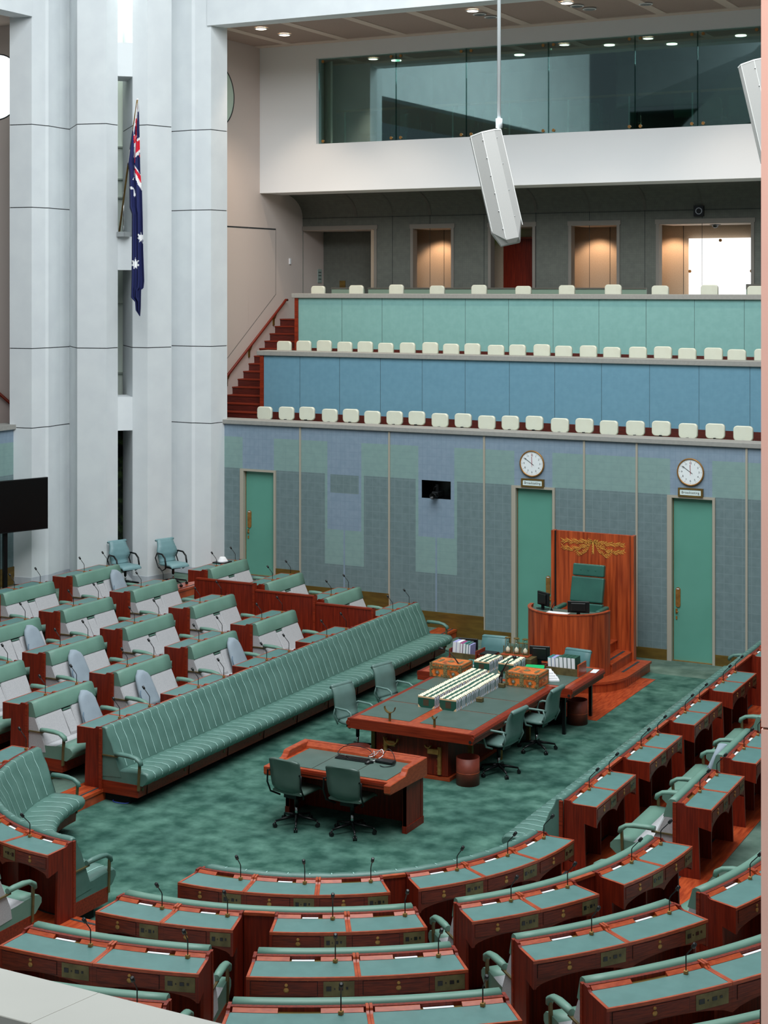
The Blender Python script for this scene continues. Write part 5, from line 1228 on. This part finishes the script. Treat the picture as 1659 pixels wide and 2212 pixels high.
# ------------------------------------------------------------------ office chairs
def chair(x, y, z, rot, style, label, seat_h=.47, group=None):
    """faces local +y"""
    t = thing('office_chair', (x, y, z), label, 'chair', group); T = local(x, y, rot, z)
    M_ = {'table': CHAIRG, 'desk': CHAIRD, 'column': CHAIRB, 'clerk': CHAIRC}[style]; h = seat_h
    back = {'table': [(-.20, h + .03), (-.245, h + .12), (-.255, h + .25), (-.275, h + .38), (-.32, h + .47), (-.345, h + .50)],
            'desk': [(-.19, h + .01), (-.24, h + .08), (-.255, h + .2), (-.262, h + .32), (-.285, h + .42), (-.30, h + .45)],
            'column': [(-.20, h + .03), (-.23, h + .10), (-.21, h + .2), (-.235, h + .32), (-.29, h + .44), (-.31, h + .48)],
            'clerk': [(-.20, h + .03), (-.235, h + .12), (-.24, h + .25), (-.26, h + .38), (-.30, h + .47), (-.32, h + .50)]}[style]
    hw = {'table': .22, 'desk': .235, 'column': .225, 'clerk': .235}[style]
    mb = MB(); R = []
    nb = len(back) - 1
    NN = 22 if style == 'column' else 14
    for i in range(NN + 1):
        f = i / NN * nb; j = min(int(f), nb - 1); g = f - j; y_ = back[j][0] * (1 - g) + back[j + 1][0] * g; z_ = back[j][1] * (1 - g) + back[j + 1][1] * g
        w_ = hw
        if style == 'desk':
            q = i / NN; w_ = hw * (1 if q < .8 else math.sqrt(max(.35, 1 - ((q - .8) / .23) ** 2 * .75))) * (.86 + .14 * min(1, q * 2.2))
        if style == 'column': q = i / NN; w_ = hw * (.84 + .22 * math.exp(-((q - .45) / .2) ** 2))
        rib = .008 * (i % 2) if style == 'column' and i < NN - 4 else 0
        cy_ = .025 if style == 'desk' else .0
        R.append([T(xx * w_, y_ + dy + cy_ * xx * xx + (rib if dy > 0 else 0), z_) for xx, dy in ((-1, -.022), (-.5, -.028), (0, -.028), (.5, -.028), (1, -.022), (1.03, 0), (1, .02), (.5, .026), (0, .026), (-.5, .026), (-1, .02), (-1.03, 0))])
    mb.rings(R, 0, True); mb.build('backrest', M_, t)
    if style in ('table', 'clerk', 'column'):
        mb = MB(); yb, zb = back[-1]; mb.tube([T(-hw, yb + .005, zb - .02), T(-hw + .02, yb, zb - .01), T(hw - .02, yb, zb - .01), T(hw, yb + .005, zb - .02)], [.028, .036, .036, .028] if style != 'column' else [.02, .025, .025, .02], 10); mb.build('headroll', M_, t)
    mb = MB(); R = []
    for y_, z_, th in ((-.21, h + .01, .03), (-.12, h - .005, .035), (.05, h + .0, .035), (.18, h + .005, .035), (.24, h - .01, .028), (.26, h - .035, .015)):
        R.append([T(xx * (hw - .01), y_, z_ + dz * th) for xx, dz in ((-1, -.6), (0, -1), (1, -.6), (1.03, .1), (.9, .8), (0, .9), (-.9, .8), (-1.03, .1))])
    mb.rings(R, 0, True); mb.build('seat', M_, t)
    AM = BLACKM if style in ('column', 'desk') else CHAIRG
    for sg in (-1, 1):
        mb = MB(); xa = sg * (hw + .035)
        if style == 'desk':
            mb.tube([T(sg * hw, -.25, h + .27), T(xa, -.26, h + .27), T(xa, -.27, h + .12), T(xa, -.2, h - .02), T(sg * hw * .8, -.1, h - .08)], .012, 8)
        elif style == 'column':
            mb.tube([T(sg * hw, -.24, h + .22), T(xa, -.18, h + .225), T(xa, -.02, h + .22), T(xa, .08, h + .15), T(xa, .11, h + .03), T(xa, .10, h - .06)], .018, 8)
            mb.tube([T(xa, -.2, h + .22), T(xa, -.26, h + .12), T(xa, -.18, h - .02), T(xa, -.02, h - .12), T(xa, .10, h - .06)], .012, 8)
        else:
            mb.tube([T(sg * hw, -.25, h + .19), T(xa, -.22, h + .21), T(xa, .02, h + .21), T(xa, .09, h + .18), T(xa, .11, h + .10), T(xa, .06, h - .04), T(sg * hw * .8, .0, h - .07)], .016, 8)
            mb.tube([T(xa, -.22, h + .21), T(xa, -.26, h + .10), T(sg * hw, -.20, h - .04)], .012, 8)
        mb.build('armrest', AM, t)
    mb = MB(); mb.tube([T(0, 0, h - .05), T(0, 0, .24)], .028, 10); mb.box(-.1, .1, -.14, .12, h - .09, h - .045, 0, T=T); mb.build('gas_column', BLACKM, t)
    mb = MB(); mb.tube([T(0, 0, .25), T(0, 0, .10)], .02, 10); mb.build('chrome_sleeve', CHROME, t)
    nl = 5 if style != 'column' else 5
    for i in range(nl):
        a = 2 * PI * i / nl + .3; cx_, cy_ = math.cos(a), math.sin(a)
        mb = MB(); mb.tube([T(cx_ * .02, cy_ * .02, .125), T(cx_ * .15, cy_ * .15, .105), T(cx_ * .28, cy_ * .28, .082)], [.024, .018, .013], 8); lg = mb.build('leg', BLACKM, t)
        mb = MB()
        for o_ in (-1, 1):
            px_, py_ = -cy_ * .014 * o_, cx_ * .014 * o_
            c0 = T(cx_ * .29 + px_, cy_ * .29 + py_, .03)
            mb.tube([T(cx_ * .29 + px_ * .4, cy_ * .29 + py_ * .4, .0275), T(cx_ * .29 + px_ * 1.7, cy_ * .29 + py_ * 1.7, .0275)], .0275, 12)
        mb.tube([T(cx_ * .29, cy_ * .29, .03), T(cx_ * .28, cy_ * .28, .085)], .01, 6); mb.build('caster', BLACK, lg)
chair(-9.16, 21.25, 0, PI / 2 - .12, 'table', 'green leather swivel chair at the right side of the table, nearer one', .47, 'green chairs along the table')
chair(-9.12, 22.60, 0, PI / 2 - .05, 'table', 'green leather swivel chair at the right side of the table, farther one', .47, 'green chairs along the table')
chair(-11.46, 21.25, 0, -PI / 2 - .25, 'table', 'green leather swivel chair at the left side of the table, nearer one', .47, 'green chairs along the table')
chair(-11.50, 22.65, 0, -PI / 2 - .25, 'table', 'green leather swivel chair at the left side of the table, farther one', .47, 'green chairs along the table')
chair(-10.62, 18.02, 0, -.12, 'desk', 'dark green chair with rounded back at the small desk, left one', .47, 'dark chairs at the small desk')
chair(-9.83, 18.08, 0, .0, 'desk', 'dark green chair with rounded back at the small desk, right one', .47, 'dark chairs at the small desk')
chair(-11.0, 25.15, 0, PI + .1, 'clerk', 'blue-green chair behind the cross table by the sand timers', .46, 'chairs behind the cross table')
chair(-9.58, 25.22, 0, PI - .1, 'clerk', 'blue-green chair behind the right book rack at the cross table', .37, 'chairs behind the cross table')
chair(-19.80, 26.72, .842, -PI / 2 - .35, 'column', 'blue-grey armchair with black arms before the white columns, left one', .44, 'armchairs before the columns')
chair(-19.08, 27.38, .842, -PI / 2 - .35, 'column', 'blue-grey armchair with black arms before the white columns, right one', .44, 'armchairs before the columns')

# bins
for x, y, m_, lab in ((-9.36, 20.62, BINW, 'round brown waste bin at the near right corner of the table'), (-10.97, 20.38, BINW, 'round brown waste bin between the small desk and the table'), (-9.10, 24.28, BINW, 'round brown waste bin under the right end of the cross table'), (-9.45, 24.18, BLACK, 'round black waste bin beside the brown one under the cross table')):
    t = thing('waste_bin', (x, y, 0), lab, 'bin', 'waste bins')
    mb = MB(); mb.lathe([(.165, .0), (.165, .38), (.155, .38), (.155, .02), (.01, .02)], (x, y, .001), 32, 0); mb.build('bin_body', m_, t)
    mb = MB(); mb.lathe([(.166, .17), (.167, .175), (.166, .18)], (x, y, 0), 32); mb.build('seam_band', WOODT if m_ == BINW else BLACKM, t)

# ------------------------------------------------------------------ small desk in front
t = thing('small_desk', (-10.13, 18.4, 0), 'small timber desk with green leather top and two dark chairs', 'desk')
SA, SB, SC, SD = -10.93, -9.26, 17.97, 18.92
mb = MB(); mb.box(SA, SB, SC, SD, .72, .755); mb.build('desktop', WOODT, t)
mb = MB(); mb.box(SA, SB, SC - .01, SC + .03, .66, .75); mb.box(SA, SB, SC - .02, SC + .02, .70, .735); mb.build('front_rail', WOODX, t)
for xa, xb in ((SA + .05, -10.40), (-10.39, -9.83), (-9.82, SB - .05)):
    mb = MB(); mb.box(xa, xb, SC + .06, SD - .10, .75, .762); mb.build('leather_inlay', TABLE_LEATHER, t)
side = [(SC - .12, .66), (SC - .10, .635), (SD, .60), (SD, .845), (18.42, .845), (18.36, .84), (18.33, .80), (18.28, .765), (SC - .12, .757)]
for x in (SA - .09, SB):
    mb = MB(); mb.rings([[(xx, y, z) for y, z in side] for xx in (x, x + .09)], 0, False); mb.build('side_rail', WOODT, t, bevel=.008)
mb = MB(); mb.box(SA, SB, SD - .06, SD, .60, .845); mb.rings([[(xx, y, z) for y, z in ((SD - .06, .84), (SD - .06, .76), (SD - .12, .76), (SD - .11, .79))] for xx in (SA, SB)], 0, False); mb.build('back_rail', WOODT, t)
for x in (SA - .06, SB + .01):
    mb = MB(); mb.box(x, x + .05, 18.37, 18.85, 0, .66); mb.box(x - .008, x + .058, 18.36, 18.86, 0, .09); mb.box(x - .004, x + .054, 18.37, 18.43, .09, .66); mb.box(x - .004, x + .054, 18.79, 18.85, .09, .66); mb.build('side_panel', WOODV, t)
mb = MB(); mb.box(SA, SB, 18.78, 18.81, .001, .7); mb.build('modesty_panel', WOODV, t)
t = thing('keyboard', (-10.05, 18.62, .763), 'black keyboard lying at the back of the small desk', 'keyboard')
K_ = local(-10.12, 18.62, .02, .763)
mb = MB(); mb.box(-.23, .23, -.07, .07, 0, .016, 0, T=K_); mb.build('key_base', BLACK, t, bevel=.004)
mb = MB()
for i in range(18):
    for j in range(5):
        if (i + j) % 19 != 7: mb.box(-.22 + i * .0245, -.2 + i * .0245, -.062 + j * .025, -.042 + j * .025, .016, .023, 0, T=K_)
o = mb.build('keys', BLACKM, t); o['kind'] = 'stuff'
t = thing('black_case', (-9.66, 18.68, .763), 'flat black case with cables right of the keyboard', 'case'); K_ = local(-9.66, 18.68, -.05, .763)
mb = MB(); mb.box(-.13, .13, -.06, .06, 0, .04, 0, T=K_); mb.build('case_body', BLACK, t, bevel=.008)
mb = MB(); mb.tube([(-9.80, 18.60, .77), (-9.84, 18.56, .775), (-9.86, 18.50, .77)], [.02, .03, .02], 10); tag(mb.build('computer_mouse', BLACK), 'black computer mouse below the keyboard on the small desk', 'mouse')
for i, (m_, pts, lab) in enumerate(((BLACKM, [(-10.33, 18.66, .775), (-10.40, 18.74, .80), (-10.30, 18.82, .87), (-10.0, 18.83, .86), (-9.86, 18.74, .79)], 'black cable looping behind the keyboard'),
    (WHITE, [(-9.88, 18.80, .80), (-9.80, 18.84, .88), (-9.74, 18.76, .83), (-9.80, 18.66, .785), (-9.84, 18.58, .78)], 'white cable between keyboard and black case'),
    (BLACKM, [(-9.75, 18.74, .81), (-9.7, 18.83, .90), (-9.6, 18.80, .84), (-9.5, 18.62, .775), (-9.58, 18.50, .77), (-9.66, 18.52, .77)], 'thin black cable curling over the black case'),
    (CHROME, [(-9.92, 18.84, .85), (-9.88, 18.78, .80), (-9.95, 18.74, .79), (-9.84, 18.82, .86), (-9.78, 18.8, .85)], 'short grey cable coil at the back of the small desk'))):
    P = [Vector(p) for p in pts]; sm = []
    for a in range(len(P) - 1):
        p0, p1, p2, p3 = P[max(a - 1, 0)], P[a], P[a + 1], P[min(a + 2, len(P) - 1)]
        for q in range(5):
            u = q / 5; sm.append(.5 * ((2 * p1) + (p2 - p0) * u + (2 * p0 - 5 * p1 + 4 * p2 - p3) * u * u + (3 * p1 - p0 - 3 * p2 + p3) * u ** 3))
    sm.append(P[-1]); mb = MB(); mb.tube(sm, .005, 6); tag(mb.build('cable', m_), lab, 'cable', 'cables on the small desk')
mb = MB(); mb.tube([(-13.2 + .13 * math.cos(a), 17.72 + .07 * math.sin(a), .012) for a in [i * .5 for i in range(26)]], .004, 6)
tag(mb.build('cable', mat('cable_blue', (60, 80, 200), .5)), 'coiled blue cable on the floor under the near end of the left bench', 'cable')
bx, by, bz = -17.66, 27.05, level(4) + .812
t2 = thing('tray', (bx, by, bz), 'black tray on the desk behind the last back bench', 'tray')
mb = MB(); mb.box(bx - .14, bx + .13, by - .15, by + .15, bz, bz + .02); mb.build('tray_body', BLACK, t2)
mb = MB(); R = []
for i in range(6):
    f = i / 5; R.append([(bx + .11 * (1 - f * .5) * math.cos(a) * (1 + .12 * math.sin(a * 3)), by + .12 * (1 - f * .5) * math.sin(a), bz + .02 + .09 * f) for a in [2 * PI * j / 14 for j in range(14)]])
mb.rings(R, 0, True); tag(mb.build('cloth_bundle', WHITE), 'crumpled white cloth on the black tray', 'cloth')

# ------------------------------------------------------------------ speaker's dais
DX = -10.2
def uline(hwid, yc, r, yb, n=24):
    pts = [(DX + hwid, yb)]
    for i in range(n + 1):
        a = PI * i / n; pts.append((DX + hwid * math.cos(a), yc - r * math.sin(a)))
    return pts + [(DX - hwid, yb)]
t = thing('speaker_dais', (DX, 27.2, 0), 'curved timber dais with steps under the raised seat', 'dais')
mb = MB(); mb.prism(uline(1.05, 26.9, .95, 28.15), .002, .15); mb.prism(uline(1.08, 26.9, .98, 28.15), .15, .19, 1)
mb.box(DX + .86, DX + .91, 27.1, 28.0, .19, .193, 2); mb.build('lower_step', [WOODP, WOODT, JOINT], t)
mb = MB(); mb.box(DX - .76, DX + .76, 26.9, 28.04, .19, .34); mb.box(DX - .76, DX + .77, 26.88, 28.04, .34, .362, 1); mb.box(DX + .60, DX + .65, 27.1, 27.95, .362, .365, 2); mb.build('middle_step', [WOODP, WOODT, JOINT], t)
mb = MB(); mb.box(DX - .5, DX + .46, 26.9, 28.04, .362, .52); mb.box(DX - .5, DX + .475, 26.88, 28.04, .52, .54, 1); mb.box(DX + .32, DX + .37, 27.3, 27.95, .54, .543, 2); mb.build('upper_step', [WOODP, WOODT, JOINT], t)
t = thing('podium', (DX, 26.6, .19), 'curved timber podium front before the tall throne', 'podium')
def ring_u(r, ztop, extra=0): return [(DX + r * math.cos(PI * i / 32), 26.86 - r * math.sin(PI * i / 32)) for i in range(33)]
o_, i_ = ring_u(.745, 0), ring_u(.70, 0)
mb = MB(); R = [[(*o_[j], .19), (*o_[j], 1.30), (*i_[j], 1.30), (*i_[j], .19)] for j in range(33)]; mb.rings(R, 0, False); mb.build('drum_front', WOODP, t)
mb = MB(); mb.prism(i_, 1.225, 1.25, 0); mb.build('desk_surface', TABLE_LEATHER, t)
mb = MB(); R = [[(*ring_u(.755, 0)[j], 1.295), (*ring_u(.755, 0)[j], 1.31), (*ring_u(.69, 0)[j], 1.31), (*ring_u(.69, 0)[j], 1.295)] for j in range(33)]; mb.rings(R, 0, False); mb.build('rim_cap', WOODT, t)
t = thing('throne_screen', (DX, 28.05, .19), 'tall timber back screen with carved gold wattle spray behind the throne', 'screen')
mb = MB(); mb.box(DX - .72, DX + .72, 28.03, 28.10, .19, 2.455); mb.build('panel', WOODP, t)
for x in (DX - .80, DX + .74):
    mb = MB(); mb.box(x, x + .06, 27.97, 28.12, .19, 2.46); mb.build('post', WOODP, t)
mb = MB(); mb.box(DX - .745, DX - .72, 28.0, 28.05, .19, 2.45); mb.box(DX + .72, DX + .745, 28.0, 28.05, .19, 2.45); mb.build('shadow_gap', DARK, t)
mb = MB(); yF = 28.028
def leaf(x, z, a, L_, w_=.012):
    c_, s_ = math.cos(a), math.sin(a); pts = [(0, 0), (L_ * .35, w_), (L_, 0), (L_ * .35, -w_)]
    q = [(x + u * c_ - v * s_, z + u * s_ + v * c_) for u, v in pts]
    mb.rings([[(a_, yF, b_) for a_, b_ in q], [(a_, yF - .006, b_) for a_, b_ in q]], 0, False)
rl = random.Random(3)
for sg in (-1, 1):
    for z0, dz, L0, n in ((2.30, -.02, .60, 26), (2.29, -.13, .60, 26), (2.30, -.20, .34, 16)):
        for i in range(n):
            f = i / n; x = DX + sg * f * L0; z = z0 + dz * math.sin(f * PI * .75) * 1.2 + .012 * math.sin(i)
            for up in (-1, 1):
                a = math.radians(38 * up + rl.uniform(-9, 9)); a = a if sg > 0 else PI - a
                leaf(x, z, a, .055 + .03 * rl.random(), .006)
for i in range(9): leaf(DX, 2.29 - i * .022, math.radians(250 + 8 * (i % 2)), .06, .007); leaf(DX, 2.29 - i * .022, math.radians(292), .06, .007)
mb.build('carved_spray', mat('carving_gold', (206, 146, 64), .5), t)
t = thing('throne', (DX + .03, 27.55, .54), 'high-backed dark green leather throne on the dais', 'chair')
hx = DX + .04
def pad(name, x0, x1, ya, za, yb, zb, th, m_=SPEAKG, bev=.025):
    mb = MB(); d = Vector((yb - ya, zb - za)).normalized(); n_ = Vector((-d.y, d.x)) * th / 2
    q = [(ya + n_.x, za + n_.y), (yb + n_.x, zb + n_.y), (yb - n_.x, zb - n_.y), (ya - n_.x, za - n_.y)]
    mb.rings([[(x, y, z) for y, z in q] for x in (x0, x1)], 0, False); o = mb.build(name, m_, t, bevel=bev, seg=3); return o
pad('headrest', hx - .30, hx + .30, 27.70, 1.715, 27.74, 1.93, .11)
pad('backrest', hx - .31, hx + .31, 27.58, 1.26, 27.70, 1.70, .11)
pad('lumbar_pad', hx - .32, hx + .32, 27.56, 1.0, 27.58, 1.25, .12)
pad('seat', hx - .32, hx + .32, 27.05, 1.02, 27.62, .98, .12)
for sg in (-1, 1):
    pad('armrest', hx + sg * .40 - .045, hx + sg * .40 + .045, 27.05, 1.20, 27.55, 1.20, .07)
    mb = MB(); mb.box(hx + sg * .40 - .03, hx + sg * .40 + .03, 27.08, 27.14, .6, 1.17); mb.build('arm_post', WOODX, t)
mb = MB(); mb.tube([(hx, 27.35, .95), (hx, 27.35, .60)], .04, 12); mb.box(hx - .28, hx + .28, 27.3, 27.4, .545, .60); mb.box(hx - .04, hx + .04, 27.1, 27.6, .545, .60); mb.build('pedestal', BLACKM, t)
mb = MB()
for i in range(3):
    x = hx - .14 + .14 * i; mb = MB(); mb.disc_y((x, 27.672, 1.83), .014, .012, 12); mb.build('button', SPEAKG, t)
monitor(-10.66, 26.74, 1.25, PI - .55, .32, .24, 'black monitor at the left end of the podium')
monitor(-9.88, 26.42, 1.25, PI + .25, .38, .20, 'black monitor at the right of the podium before the throne')
mb = MB(); T = local(-10.28, 26.36, .05); mb.box(-.21, .21, -.13, .13, 1.251, 1.258, 0, T=T); mb.box(-.20, .2, -.13, .12, 1.258, 1.275, 0, T=local(-10.26, 26.38, .0)); tag(mb.build('paper_stack', WHITE), 'white papers on the podium desk between the monitors', 'papers')
mb = MB(); mb.tube([(-10.46, 26.62, 1.25), (-10.46, 26.62, 1.30), (-10.40, 26.60, 1.42)], [.03, .008, .006], 8); tag(mb.build('podium_microphone', BLACK), 'small black microphone beside the left podium monitor', 'microphone')
